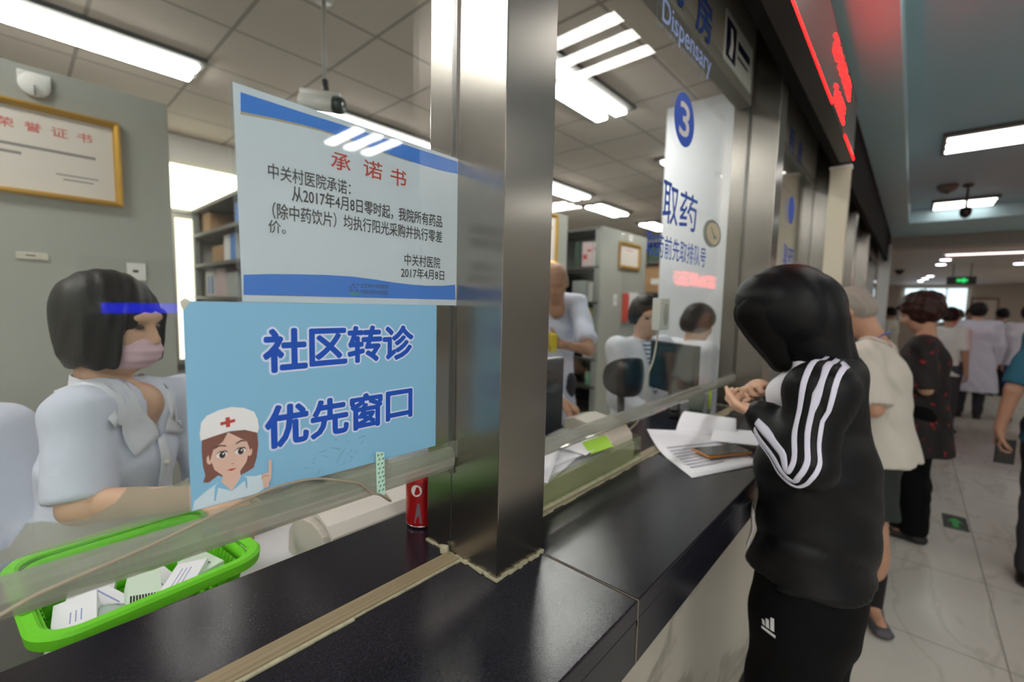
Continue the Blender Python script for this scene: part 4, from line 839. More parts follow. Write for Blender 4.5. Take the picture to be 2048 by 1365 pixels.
# downlights in the corridor ceiling
dn = [(.45, 13.6), (.42, 14.9), (.33, 19.5), (.23, 20.8), (.13, 22.4), (1.75, 14.2), (1.72, 15.3)]
for i, (x, y) in enumerate(dn):
    t = thing('downlight', 'round downlight in the corridor ceiling', 'downlight', (x, y, 2.72), 'corridor downlights')
    MB().lathe((x, y, 2.705), [(.10, 0), (.11, .005), (.11, .0145)]).build('ring', WHITE, t, True); MB().lathe((x, y, 2.70), [(.085, 0), (.085, .006)]).build('lamp', emis('downlight_glow', '#efeaff', 14), t)
    t['label'] = ['nearest round downlight of the corridor, left pair', 'second round downlight of the corridor, just below the nearest', 'third round downlight, beside the green exit sign', 'fourth round downlight, left of the green exit sign', 'farthest round downlight, lowest of the row left of the exit sign', 'round downlight at the right edge of the corridor, brighter one', 'dim round downlight at the right edge of the corridor'][i]
ex = thing('exit_sign', 'green lit exit sign hanging across the corridor', 'exit sign', (.95, 15, 2.36))
MB().box(.55, 1.05, 14.97, 15.03, 2.24, 2.42).build('case', mat('exit_dark', '#1c2a20', .4), ex, bevel=.005)
MB().prism([(.72, 2.30), (.72, 2.36), (.82, 2.36), (.82, 2.395), (.92, 2.33), (.82, 2.265), (.82, 2.30)], lambda u, v, t: (u, 14.97-t, v), 0, .003).build('arrow', emis('exit_green', '#2fd06a', 1.2), ex)
MB().tube([(.65, 15, 2.42), (.65, 15, 2.719)], .01).build('hanger', DARKMETAL, ex); MB().tube([(.95, 15, 2.42), (.95, 15, 2.719)], .01).build('hanger', DARKMETAL, ex)
cs = thing('corridor_camera', 'small dark camera on the corridor ceiling left of the downlights', 'camera', (-.05, 14.5, 2.72))
MB().lathe((-.35, 16.5, 2.58), [(.03, 0), (.08, .05), (.10, .10), (.10, .139)]).build('dome', mat('dome_dark', '#23231f', .3), cs, True)
MB().lathe((-.35, 16.5, 2.70), [(.12, 0), (.12, .019)]).build('mount', mat('rod_dark', '#4b4a48'), cs, True)
ll = thing('ceiling_light', 'long pinkish light strip on the corridor ceiling at the right', 'ceiling light', (1.0, 12.3, 2.72))
MB().box(.35, 1.5, 12.2, 12.34, 2.69, 2.719).build('tray', WHITE, ll); MB().box(.4, 1.45, 12.22, 12.32, 2.675, 2.69).build('tube', emis('corridor_strip', '#ffe9e4', 3), ll)
dr = thing('door', 'pale door at the end of the corridor under the exit sign', 'door', (1.3, 25.4, 0))
box('leaf', 1.75, 2.4, 25.42, 25.495, .001, 2.1, mat('door_pale', '#c5b3a4', .5), dr); box('frame', 1.68, 2.47, 25.44, 25.499, .001, 2.2, mat('door_frame', '#7f6b60', .5), dr); MB().tube([(1.83, 25.38, .95), (1.83, 25.38, 1.1)], .02).build('handle', DARKMETAL, dr)
# boards that the glass mirrors
lb = thing('led_board', 'red scrolling message board on the stone column, seen mirrored in window three', 'message board', (1.6, 7.5, 1.95))
MB().box(1.56, 1.618, 6.42, 8.6, 1.86, 2.12).build('casing', mat('led_case', '#2b2625'), lb); P = MB(); q = random.Random(6)
for i in range(60):
    for j in range(9):
        if q.random() < .55: P.box(1.556, 1.56, 6.5+i*.034, 6.5+i*.034+.026, 1.885+j*.024, 1.885+j*.024+.018)
o = P.build('red_characters', emis('red_led_board', '#ff4a44', 6), lb); o['kind'] = 'stuff'
kk = thing('information_screen', 'standing screen with a blue header bar, seen mirrored over the nurse hair', 'screen', (3.0, .6, 0))
box('body', 3.0, 3.2, .3, .95, .001, 1.8, mat('kiosk_grey', '#8c8f92', .4), kk, .01); MB().box(2.997, 3.0, .40, .86, 1.42, 1.49).build('blue_header', emis('blue_screen', '#2330ff', 6), kk)

# ------------------------------------------------------------------ people
def frame(f, turn=0, nod=0):
    f = unit([*f, 0]); a = math.radians(turn); F = V(f[0]*math.cos(a)-f[1]*math.sin(a), f[0]*math.sin(a)+f[1]*math.cos(a), 0); S = V(-F[1], F[0], 0)
    n = math.radians(nod); U = V(0, 0, 1); return unit(F*math.cos(n)-U*math.sin(n)), S, unit(U*math.cos(n)+F*math.sin(n))
def skel(x, y, f, H, z0=0, lean=0, turn=0, nod=0, seat=None, slim=1.0, **ov):
    s = H/1.7; f3 = unit([*f, 0]); l = V(-f3[1], f3[0], 0); Z = V(0, 0, 1); a = math.radians(lean); t = Z*math.cos(a)+f3*math.sin(a)
    pel = V(x, y, (seat+.09) if seat else z0+.93*s); J = dict(s=s, f=f3, l=l, t=t, z0=z0, w=slim, pel=pel)
    J['waist'] = pel+t*.15*s; J['chest'] = pel+t*.34*s; J['nb'] = pel+t*.50*s+f3*.005
    F, S, U = frame(f, turn, nod); J['F'], J['S'], J['U'] = F, S, U
    J['head'] = J['nb']+t*.045*s+U*.105*s+F*.022*s
    for n, k in (('L', 1), ('R', -1)):
        J['sh'+n] = pel+t*.455*s+l*k*.172*s*slim; J['el'+n] = J['sh'+n]-Z*.29*s+l*k*.04-f3*.02; J['wr'+n] = J['el'+n]-Z*.25*s+f3*.05
        J['hip'+n] = pel-Z*.03*s+l*k*.09*s
        if seat: J['kn'+n] = J['hip'+n]+f3*.42*s-Z*.02; J['an'+n] = J['kn'+n]-Z*min(.40*s, J['kn'+n][2]-z0-.08)-f3*.02
        else: J['kn'+n] = V(*(J['hip'+n]*.5)[:2], 0)+V(*(V(x, y, 0)+l*k*.095*s)[:2], 0)*.5+V(0, 0, z0+.48*s)+f3*.015; J['an'+n] = V(x, y, z0+.08*s)+l*k*.10*s-f3*.03
        J['hd'+n] = None; J['toe'+n] = f3
    for k, v in ov.items(): J[k] = V(*v) if isinstance(v, (tuple, list)) else v
    return J
def head_prims(J, face=True):
    c, F, S, U, s = J['head'], J['F'], J['S'], J['U'], J['s']; A = [F, S, U]; P_ = lambda a, b, d: c+(F*a+S*b+U*d)*s
    out = [ell(P_(-.012, 0, .03), (.098*s, .077*s, .092*s), A, .02), ell(P_(.03, 0, -.035), (.066*s, .062*s, .080*s), A, .03), ell(P_(.052, 0, -.088), (.026*s, .03*s, .022*s), A, .03)]
    for k in (1, -1):
        out += [ell(P_(-.008, .077*k, -.008), (.017*s, .009*s, .030*s), A, .006), ell(P_(.062, .04*k, -.03), (.022*s, .022*s, .02*s), A, .02)]
        if face: out.append(ell(P_(.098, .031*k, .006), (.016*s, .019*s, .012*s), A, .014, 's'))
    if face:
        out += [cone(P_(.086, 0, .012), P_(.106, 0, -.026), .007*s, .012*s, .012), ell(P_(.094, .010, -.032), (.010*s,)*3, A, .008), ell(P_(.094, -.010, -.032), (.010*s,)*3, A, .008),
                ell(P_(.086, 0, -.058), (.010*s, .022*s, .006*s), A, .008), ell(P_(.083, 0, -.070), (.010*s, .018*s, .007*s), A, .008), ell(P_(.083, 0, .030), (.014*s, .05*s, .010*s), A, .02)]
    return out
def hand_prims(W, d, n, th, s=1.0, curl=.5, spread=.0):
    """W wrist, d towards the fingers, n out of the palm, th the side of the thumb"""
    W = V(*W); d = unit(d); n = unit(np.array(n, float)-(np.array(n, float)@d)*d); th_ = unit(np.cross(d, n)); th_ = th_ if th_@np.array(th, float) > 0 else -th_
    pal = W+d*.075*s; out = [eseg(W-d*.01, pal+d*.008*s, th_, (.026*s, .018*s), (.039*s, .0135*s), .012), ell(W+d*.03*s+th_*.022*s+n*.006*s, (.026*s, .018*s, .016*s), [d, th_, n], .012)]
    for i, (off, L) in enumerate(((.029, .072), (.010, .080), (-.010, .074), (-.028, .058))):
        p = pal+th_*off*s+d*(.006-.010*(i == 3))*s; a = 0
        for j, (q, r0, r1) in enumerate(((.46, .0092, .0085), (.30, .0085, .0078), (.24, .0078, .0062))):
            a += curl*(.55, 1.0, .7)[j]*(1+.08*i); dd = d*math.cos(a)+n*math.sin(a)+th_*(spread*(1.5-i)); e = p+unit(dd)*L*q*s; out.append(cone(p, e, r0*s, r1*s, .004)); p = e
    p = W+d*.03*s+th_*.034*s; a = .5
    for q, r0, r1, k in ((.038, .0115, .0105, 0), (.030, .0105, .0088, .45), (.022, .0088, .007, .7)):
        dd = unit(d*.75+th_*(.75-k*.7)+n*(.25+k*curl)); e = p+dd*q*s; out.append(cone(p, e, r0*s, r1*s, .006)); p = e
    return out
def body_prims(J, face=True, hands=True, shoes=False):
    s, l, w, t, Z = J['s'], J['l'], J['w'], J['t'], V(0, 0, 1); P = []
    P += [eseg(J['pel']-t*.07*s, J['waist'], l, (.155*s*w, .105*s*w), (.128*s*w, .092*s*w), .03), eseg(J['waist'], J['chest'], l, (.128*s*w, .092*s*w), (.148*s*w, .108*s*w), .03),
          eseg(J['chest'], J['chest']+t*.10*s, l, (.148*s*w, .105*s*w), (.11*s*w, .075*s*w), .03), cone(J['shL'], J['shR'], .05*s, .05*s, .05), cone(J['nb']-t*.05*s, J['head']-J['U']*.05*s-J['F']*.02*s, .055*s, .050*s, .03)]
    for n in 'LR':
        k = 1 if n == 'L' else -1
        P += [cone(J['sh'+n], J['el'+n], .047*s, .037*s, .03), cone(J['el'+n], J['wr'+n], .037*s, .025*s, .015)]
        if hands:
            h = J['hd'+n] or {}; d = h.get('d', J['wr'+n]-J['el'+n]); P += hand_prims(J['wr'+n], d, h.get('n', -l*k), h.get('th', J['f']), s*h.get('s', 1), h.get('curl', .5), h.get('spread', 0))
        kn, an = J['kn'+n], J['an'+n]; P += [cone(J['hip'+n], kn, .080*s, .052*s, .03), cone(kn, an, .050*s, .034*s, .02), ell(kn*.66+an*.34-J['f']*.018*s, (.045*s, .045*s, .11*s), None, .03)]
        fo = J['toe'+n]; P += [cone(an-Z*.035*s-fo*.02*s, an-Z*.052*s+fo*.13*s, .034*s, .024*s, .03)]
    return P+head_prims(J, face)
def top_prims(J, sleeve='long', hem=.16, inf=.02, flare=.0, slv=.014, cuff=None, foldamp=.004, neck=True, capsleeve=.62):
    s, l, w, t = J['s'], J['l'], J['w'], J['t']; i = inf; h = J['pel']-t*hem*s if not J.get('hemdown') else J['pel']-V(0, 0, 1)*hem*s
    P = [eseg(h, J['waist'], l, (.165*s*w+i+flare, .118*s*w+i+flare), (.140*s*w+i, .102*s*w+i), .03), eseg(J['waist'], J['chest'], l, (.140*s*w+i, .102*s*w+i), (.150*s*w+i, .110*s*w+i), .04),
         eseg(J['chest'], J['chest']+t*.095*s, l, (.150*s*w+i*.8, .108*s*w+i*.8), (.115*s*w, .080*s*w), .04), cone(J['shL'], J['shR'], .058*s+slv*.3, .058*s+slv*.3, .05)]
    for n in 'LR':
        sh, el, wr = J['sh'+n], J['el'+n], J['wr'+n]
        if sleeve == 'short': e = sh+(el-sh)*capsleeve*1.35; P.append(fcone(sh, e, .046*s+slv*.7, .050*s+slv*1.2, .035))
        elif sleeve == 'long': P += [cone(sh, el, .047*s+slv, .042*s+slv, .035), cone(el, el+(wr-el)*.93, .044*s+slv, .031*s+slv, .02)]
    P += [cut(h, -t, .008)]
    if sleeve == 'short':
        pass
    if foldamp:
        f1, f2 = unit(V(.5, .7, .6)), unit(V(.8, -.5, .35))
        P.append(folds(lambda p: foldamp*(.9-1.6*np.abs(np.sin(p@f1*19+1.6*np.sin(p@f2*13)))**.8+.5*np.sin(p@f2*47+1.7*np.sin(p@f1*25)))))
    return P
def trouser_prims(J, inf=.015, to=1.0, wide=0, cutz=None):
    s, l, w, t = J['s'], J['l'], J['w'], J['t']; P = [eseg(J['pel']-V(0, 0, .08*s), J['pel']+t*.07*s, l, (.165*s*w+inf, .112*s*w+inf), (.150*s*w+inf, .104*s*w+inf), .04)]
    for n in 'LR':
        hip, kn, an = J['hip'+n], J['kn'+n], J['an'+n]; P.append(cone(hip, kn, .088*s+inf, .056*s+inf+wide, .03))
        if to >= 1: P.append(ell(kn*.66+an*.34-J['f']*.018*s, (.050*s+inf+wide*.6, .050*s+inf+wide*.6, .13*s), None, .03))
        if to >= 1: P.append(fcone(kn-V(0, 0, .0), an+V(0, 0, -.02), .056*s+inf+wide, .043*s+inf+wide, .02))
    if cutz is not None: P.append(cut(V(0, 0, cutz), V(0, 0, -1), .004))
    P.append(folds(lambda p: .003*np.sin(p[..., 2]*40+p[..., 0]*30+p[..., 1]*25))); return P
def shoe_prims(J, n, big=1.0, low=.0):
    s, Z, f = J['s'], V(0, 0, 1), J['toe'+n]; an = J['an'+n]; z = J['z0']; b = V(an[0], an[1], z); side = V(-f[1], f[0], 0)
    return [eseg(b-f*.045*s+Z*.030, b+f*.16*s+Z*.026, side, (.036*s*big, .030), (.040*s*big, .024), .02), cone(b-f*.01+Z*.03, an+Z*.0, .042*s*big, .040*s*big, .03), cut(V(0, 0, z+.001), -Z, .003), cut(an+Z*.01, Z, .004)]
def hair_short(J, th=.014, back=-.06, side=-.02, front=.055, extra=()):
    c, F, S, U, s = J['head'], J['F'], J['S'], J['U'], J['s']; A = [F, S, U]; P_ = lambda a, b, d: c+(F*a+S*b+U*d)*s
    P = [ell(P_(-.014, 0, .032), ((.098+th)*s, (.077+th*.9)*s, (.092+th)*s), A, .02), ell(P_(-.05, 0, -.02), (.052*s+th, .066*s+th*.6, .062*s), A, .03)]+[ell(P_(*e[:3]), e[3:], A, .03) for e in extra]
    P += [ell(P_(.115, 0, -.06), (.085*s, .11*s, .125*s), A, .02, 's'), cut(P_(0, 0, back), -U, .01)]
    P.append(folds(lambda p: .0018*np.sin((p-c)@S*260+(p-c)@F*90))); return P
def add_person(label, J, parts, skin, h=.012, face=True, hands=True, eyes=False):
    t = thing('person', label, 'person', (J['pel'][0], J['pel'][1], J['z0'])); sculpt('body', body_prims(J, face, hands), h, skin, t)
    for nm, pr_, hh, m in parts: sculpt(nm, pr_, hh, m, t)
    if eyes:
        c, F, S, U, s = J['head'], J['F'], J['S'], J['U'], J['s']; A = [F, S, U]
        for k in (1, -1):
            p = c+(F*.083+S*.031*k+U*.006)*s; sculpt('eye', [ell(p, (.0095*s, .014*s, .0065*s), A)], .003, mat('eye_dark', '#2a211d', .2), t)
            sculpt('eyebrow', [cone(c+(F*.090+S*.016*k+U*.027)*s, c+(F*.080+S*.046*k+U*.028)*s, .0038*s, .0025*s)], .003, mat('brow', '#2b221f', .8), t)
    return t
def ribbon(name, prims, P_, Q_, m, parent, off=.0018, n=6, thick=.0012):
    """cloth strip between polylines P_ and Q_ laid on a sculpted surface"""
    P_, Q_ = np.array(P_, float), np.array(Q_, float); g = np.stack([P_+(Q_-P_)*j/n for j in range(n+1)], 1); g = drape(prims, g.reshape(-1, 3), off).reshape(g.shape); k = len(P_); n1 = n+1
    mb = MB().add([tuple(p) for r in g for p in r], [(i*n1+j, (i+1)*n1+j, (i+1)*n1+j+1, i*n1+j+1) for i in range(k-1) for j in range(n)])
    o = mb.build(name, m, parent, True, solid=thick); return o
def lerp_path(pts, n):
    p = np.array(spline([tuple(a) for a in pts], max(1, n//(len(pts)-1)))); return p
SKINL = mat('skin_light', '#d3a98f', .55, vary=.04, vscale=12, spec=.3); SKINM = mat('skin_mid', '#b48a72', .55, vary=.05, vscale=12, spec=.3); SKINT = mat('skin_tan', '#9c7560', .55, spec=.3)
HAIRB = mat('hair_black', '#100d0b', .5, spec=.3, bump=.12, bscale=14, stretch=(14, 14, 1)); HAIRG = mat('hair_grey', '#8d857c', .7); HAIRR = mat('hair_auburn', '#2b110b', .5, spec=.3, vary=.5, vscale=20)
COATW = mat('coat_white', '#d8dae4', .85, bump=.45, bscale=16); COATB = mat('coat_bluish', '#cdd2e4', .85, bump=.5, bscale=16)
SHOEB = mat('shoe_black', '#161616', .5)

# ---- nurse behind the near glass
J = skel(-1.375, .20, (.62, .78), 1.56, z0=FZ, seat=.70, turn=-2, nod=10, lean=3, slim=.92)
dz = 1.485-J['head'][2]
for k_ in ('pel', 'waist', 'chest', 'nb', 'head', 'shL', 'shR', 'hipL', 'hipR', 'knL', 'knR'): J[k_] = J[k_]+V(0, 0, dz)
sx = V(-1.372, .150, 0)-J['head']; sx[2] = 0
for k_ in ('pel', 'waist', 'chest', 'nb', 'head', 'shL', 'shR', 'hipL', 'hipR', 'knL', 'knR', 'anL', 'anR'): J[k_] = J[k_]+sx
for k_ in ('pel', 'waist', 'chest', 'shL', 'shR', 'hipL', 'hipR', 'knL', 'knR', 'anL', 'anR'): J[k_] = J[k_]+V(.022, .028, 0)
J['nb'] = J['nb']+V(.012, .014, -.02)
J['chest'] = J['chest']-V(0, 0, .03); J['shR'] = V(-1.28, .085, 1.305); J['shL'] = V(-1.44, .29, 1.285); J['elR'] = V(-1.20, .070, 1.13); J['wrR'] = V(-1.01, .235, 1.155); J['hdR'] = dict(d=(.9, .35, -.15), n=(0, 0, -1), th=(-.4, .9, 0), curl=.6)
J['elL'] = J['shL']+V(-.02, .06, -.25); J['wrL'] = V(-1.20, .34, 1.06); J['hdL'] = dict(d=(.9, -.1, -.3), n=(0, 0, -1), th=(0, -1, 0), curl=.6)
c, F, S, U, s = J['head'], J['F'], J['S'], J['U'], J['s']; A = [F, S, U]; HP = lambda a, b, d: c+(F*a+S*b+U*d)*s
bob = [ell(HP(-.012, 0, .022), (.106*s, .094*s, .104*s), A, .02), eseg(HP(-.020, 0, .03), HP(-.020, 0, -.075), S, (.095*s, .088*s), (.086*s, .070*s), .03)]
for k in (1, -1): bob += [eseg(HP(.030, .080*k, .03), HP(.042, .076*k, -.095), F, (.042*s, .022*s), (.040*s, .017*s), .02)]
bob += [ell(HP(.125, 0, -.070), (.085*s, .074*s, .112*s), A, .012, 's'), ell(HP(.02, 0, -.16), (.10*s, .075*s, .06*s), A, .02, 's'), cut(HP(0, 0, -.128), -U+F*.2, .04)]
bob.append(folds(lambda p: .0022*np.sin((p-c)@S*170+(p-c)@F*150)*np.clip(.05-(p-c)@U*.2, 0, .1)*20))
coat = top_prims(J, 'short', .20, .014, .01, .010, foldamp=.004, capsleeve=.70)+[ell(J['nb']+J['f']*.085-V(0, 0, .045), (.06, .030, .080), [J['f'], J['l'], V(0, 0, 1)], .012, 's')]
mask_ = [ell(HP(.045, 0, -.058), (.072*s, .070*s, .054*s), A, .01), cut(HP(.02, 0, 0), -F, .004), cut(HP(0, 0, -.022), U+F*-.15, .006), folds(lambda p: .0012*np.sin((p-c)@U*300))]
nurse = add_person('woman with a black bob, pink face mask and white short-sleeved coat behind the near glass', J, [('hair', bob, .006, HAIRB), ('face_mask', mask_, .004, mat('mask_pink', '#dcb9c6', .8)), ('white_coat', coat, .008, COATB), ('trousers', trouser_prims(J), .014, mat('trousers_dark', '#2b2b33', .8))], SKINL, .006, True, True, True)
for k in (1, -1): MB().tube([tuple(HP(.045, .064*k, -.035)), tuple(HP(.0, .080*k, -.006))], .002).build('mask_loop', WHITE, child(nurse, 'face_mask'))
f, l = J['f'], J['l']; nb = J['nb']; ch = J['chest']
surf = coat[:-1]+[cone(nb-V(0, 0, .02), J['head']-J['U']*.05, .060, .052, .02)]
for k in (1, -1):   # pointed collar and front placket
    pts_in = lerp_path([nb-f*.062+l*.004*k+V(0, 0, .035), nb+l*.062*k+V(0, 0, .028), nb+f*.055+l*.040*k-V(0, 0, .02), ch+f*.13+l*.014*k+V(0, 0, .045)], 18); pts_out = lerp_path([nb-f*.085+l*.004*k-V(0, 0, .015), nb+l*.105*k-V(0, 0, .012), nb+f*.055+l*.105*k-V(0, 0, .055), ch+f*.12+l*.085*k+V(0, 0, .02)], 18)
    ribbon('collar', surf, pts_in, pts_out, COATW, child(nurse, 'white_coat'), .006, 6, .003)
ribbon('placket', coat, lerp_path([ch+f*.15+l*.012+V(0, 0, .04), J['waist']+f*.15+l*.012, J['pel']+f*.16+l*.012-V(0, 0, .12)], 14), lerp_path([ch+f*.15-l*.022+V(0, 0, .04), J['waist']+f*.15-l*.022, J['pel']+f*.16-l*.022-V(0, 0, .12)], 14), COATW, child(nurse, 'white_coat'), .003, 3, .002)
for i in range(4):
    p = drape(coat, np.array([ch+f*.16-l*.005-V(0, 0, .03+.09*i)]), .0055)[0]; sculpt('button', [ell(p, (.007, .007, .007))], .0035, mat('button_cream', '#d8d4c0', .4), child(nurse, 'white_coat'))
neckv = [nb+f*.03-V(0, 0, .0), ch+f*.12+V(0, 0, .05)]

# ---- colleague whose shoulder shows at the lower left corner
J = skel(-1.67, -.20, (1, .05), 1.55, z0=FZ, seat=.70, nod=15)
for k_ in ('elR', 'elL'): J[k_] = J[k_]+J['f']*.08
J['wrR'] = J['elR']+V(.2, .08, -.02); J['wrL'] = J['elL']+V(.2, .08, -.02)
add_person('seated person in a white coat at the lower left corner, only the shoulder in view', J, [('hair', hair_short(J), .012, HAIRB), ('white_coat', top_prims(J, 'long', .18, .03, .01, .024, foldamp=.006), .010, COATB), ('trousers', trouser_prims(J), .016, mat('trousers_dark', '#2b2b33', .8))], SKINL, .012)

# ---- customer in the black hooded jacket
J = skel(-.135, 1.235, (-1, .10), 1.60, lean=2, nod=46, slim=.88)
J['shL'] = V(-.125, 1.075, 1.385); J['elL'] = V(-.138, 1.04, 1.245); J['wrL'] = V(-.232, 1.10, 1.314); J['shR'] = V(-.13, 1.40, 1.385); J['elR'] = V(-.17, 1.43, 1.20); J['wrR'] = V(-.232, 1.25, 1.348)
J['head'] = V(-.208, 1.225, 1.528); J['nb'] = V(-.14, 1.235, 1.415)
J['hdL'] = dict(d=(-.85, .38, .05), n=(.2, .3, .9), th=(-.3, -.8, .5), curl=.9, s=.78); J['hdR'] = dict(d=(-.72, -.62, .28), n=(.1, -.5, -.9), th=(-.6, .5, -.4), curl=1.25, s=.80)
c, F, S, U, s = J['head'], J['F'], J['S'], J['U'], J['s']; A = [F, S, U]; HP = lambda a, b, d: c+(F*a+S*b+U*d)*s
NYL = mat('nylon_black', '#0b0b0e', .5, bump=.35, bscale=14, spec=.22); NYT = mat('trousers_black', '#08080a', .8, bump=.3, bscale=14, spec=.12); STR = mat('stripe_white', '#d5d3e6', .6)
jk = top_prims(J, 'long', -.07, .018, .012, .010, foldamp=0)+[cone((-.125, 1.235, 1.385), (-.112, 1.25, 1.06), .055, .090, .06)]
fa, fb = unit(V(.6, .2, .75)), unit(V(-.5, .5, .6))
jk.append(folds(lambda p: .005*(.8-1.6*np.abs(np.sin(p@fa*20+1.7*np.sin(p@fb*14)))**.8)+.002*np.sin(p@fb*60+p@fa*20)))
jk2 = [q for q in jk]
hood = [ell((-.212, 1.22, 1.553), (.102, .095, .100), None, .03), cone((-.180, 1.225, 1.51), (-.150, 1.235, 1.435), .078, .068, .04), ell((-.262, 1.225, 1.572), (.066, .090, .060), None, .04)]
hood += [ell((-.300, 1.225, 1.490), (.075, .080, .082), None, .01, 's'), cut((-.250, 1.225, 1.46), (-.75, 0, -.66), .02)]
hood.append(folds(lambda p: .004*(.7-1.5*np.abs(np.sin((p-c)@V(22, 10, -16)+1.2*np.sin((p-c)@V(12, 25, 20))))**.8)))
fringe = [ell((-.225, 1.225, 1.535), (.088, .082, .085), None, .02)]
for y in (1.165, 1.195, 1.225, 1.255, 1.285): fringe.append(cone((-.282+abs(y-1.225)*.25, y, 1.540), (-.232+abs(y-1.225)*.35, 1.225+(y-1.225)*.9, 1.428), .046, .020, .03))
fringe.append(folds(lambda p: .0025*np.sin(p[..., 1]*190+p[..., 2]*30)))
tp_ = trouser_prims(J, .010, 1, .020)+[eseg(J['pel'], J['waist']+V(0, 0, .03), J['l'], (.150, .105), (.13, .10), .04)]
girl = add_person('person in a black hooded jacket with three white sleeve stripes at the counter', J, [('hair', fringe, .006, mat('hair_jet', '#060505', .65, spec=.15, bump=.1, bscale=14, stretch=(14, 14, 1))), ('hood', hood, .007, NYL), ('jacket', jk, .007, NYL), ('trousers', tp_, .010, NYT)]+[('shoe', shoe_prims(J, n), .008, mat('shoe_white', '#c9c9c9', .5)) for n in 'LR'], SKINL, .0045, True, True)
# white shirt showing in the open jacket front
sculpt('shirt', [cone((-.172, 1.195, 1.418), (-.192, 1.19, 1.345), .036, .050), cone((-.188, 1.19, 1.345), (-.175, 1.2, 1.2), .054, .05), folds(lambda p: .003*np.sin(p@V(30, 10, 55)))], .007, mat('shirt_white', '#dcdae2', .8), girl)
sculpt('shirt_print', [ell((-.206, 1.165, 1.312), (.040, .042, .018))], .005, BLACKP, child(girl, 'shirt'))
ribbon('shirt_hem', jk+[q for q in tp_ if q['op'] == 'u'], lerp_path([(-.245, 1.145, 1.075), (-.245, 1.15, 1.03), (-.245, 1.15, .975)], 8), lerp_path([(-.262, 1.21, 1.075), (-.262, 1.21, 1.03), (-.262, 1.21, .965)], 8), mat('shirt_white', '#dcdae2', .8), girl, .006, 4)
sh, el, wr = J['shL'], J['elL'], J['wrL']; up = unit(sh-el)
for k in range(3):
    o = (k-1)*.027; d0 = V(1, 0, 0); out = V(0, -1, 0)
    cen = [sh+V(.02, .085, .075)+d0*o*.9, sh+V(.008, .0, .05)+out*.05+d0*o, sh*.6+el*.4+out*.075+d0*o*1.05, el+out*.07+V(.012, 0, .02)+d0*o*1.0, el+V(-.012, -.06, -.032)+V(.5, 0, -.8)*o*.9, el*.6+wr*.4+V(-.0, -.052, -.026)+V(-.5, -.1, -.85)*o*.85, el*.08+wr*.92+V(-.01, -.034, -.018)+V(-.45, -.2, -.8)*o*.7]
    P0 = np.array(spline([tuple(a) for a in cen], 7)); T_ = np.gradient(P0, axis=0); Nn = np.array([out*1.0]*len(P0)); W = np.cross(T_, Nn); W /= np.linalg.norm(W, axis=1, keepdims=True)
    ribbon('sleeve_stripe', jk, P0-W*.0062, P0+W*.0062, STR, child(girl, 'jacket'), .0022, 4, .0015)
# small emblem of three slanted bars on the trouser leg
em = MB()
for i, (h0, h1) in enumerate(((.0, .012), (.0, .020), (.0, .028))):
    a = V(-.205+.012*i, 1.05, .862+.0*i); g = drape(tp_, np.array([a, a+V(.009, 0, 0), a+V(.009-.006, 0, h1), a+V(-.006, 0, h1)]), .003); em.add([tuple(p) for p in g], [(0, 1, 2, 3)])
g = drape(tp_, np.array([V(-.207, 1.05, .85), V(-.168, 1.05, .85), V(-.168, 1.05, .856), V(-.207, 1.05, .856)]), .003); em.add([tuple(p) for p in g], [(0, 1, 2, 3)])
em.build('trouser_emblem', mat('emblem_white', '#c9c9c9', .6), child(girl, 'trousers'), solid=.0008)

# ---- elderly man in the pale polo shirt
J = skel(-.085, 2.86, (-1, .15), 1.66, lean=7, nod=38, slim=1.0)
J['head'] = V(-.235, 2.86, 1.545); J['nb'] = V(-.125, 2.86, 1.425)
for n, k in (('L', -1), ('R', 1)): J['el'+n] = V(-.10, 2.86+k*.23, 1.10); J['wr'+n] = V(-.33, 2.86+k*.14, 1.16); J['hd'+n] = dict(d=(-1, -k*.2, 0), n=(0, -k, -.2), th=(0, 0, 1), curl=.5)
J['anL'] = V(-.045, 2.83, .09); J['anR'] = V(-.16, 3.02, .09); J['knL'] = V(-.06, 2.80, .46); J['toeL'] = unit(V(.35, -.95, 0)); J['toeR'] = V(-1, 0, 0)
polo = top_prims(J, 'short', .10, .032, .018, .020, foldamp=.005, capsleeve=.7)
gp = add_person('grey-haired man in a pale polo shirt, dark shorts and blue lanyard', J, [('hair', hair_short(J, .005, -.075)+[], .008, HAIRG), ('polo_shirt', polo, .009, mat('polo_grey', '#bdb8ae', .85, bump=.2, bscale=20)), ('shorts', trouser_prims(J, .010, 0, .035, .55), .010, mat('shorts_dark', '#1b2422', .8))]
    + [('sock', [cone(J['an'+n]+V(0, 0, .15), J['an'+n]-V(0, 0, .03), .050, .042)], .009, mat('sock_black', '#131313', .9)) for n in 'LR']+[('shoe', shoe_prims(J, n, 1.1), .009, mat('shoe_grey', '#4a4a4e', .6)) for n in 'LR'], SKINM, .009, True)
pp = lerp_path([J['nb']+V(.060, -.02, .03), J['nb']+V(.01, -.085, .005), J['nb']+V(-.075, -.10, -.06), J['chest']+V(-.17, -.06, -.02)], 15)
ribbon('lanyard', polo[:-2]+[cone(J['nb'], J['head'], .06, .055)], pp-V(.006, .0, .008), pp+V(.006, 0, .008), mat('lanyard_blue', '#3a50a0', .6), gp, .004, 3)
ribbon('collar', polo, lerp_path([J['nb']+V(.07, -.03, .02), J['nb']+V(.0, -.072, .02), J['nb']+V(-.075, -.05, -.02)], 12), lerp_path([J['nb']+V(.09, -.03, -.015), J['nb']+V(.0, -.105, -.02), J['nb']+V(-.085, -.08, -.06)], 12), mat('polo_grey', '#bdb8ae'), child(gp, 'polo_shirt'), .006, 4, .003)

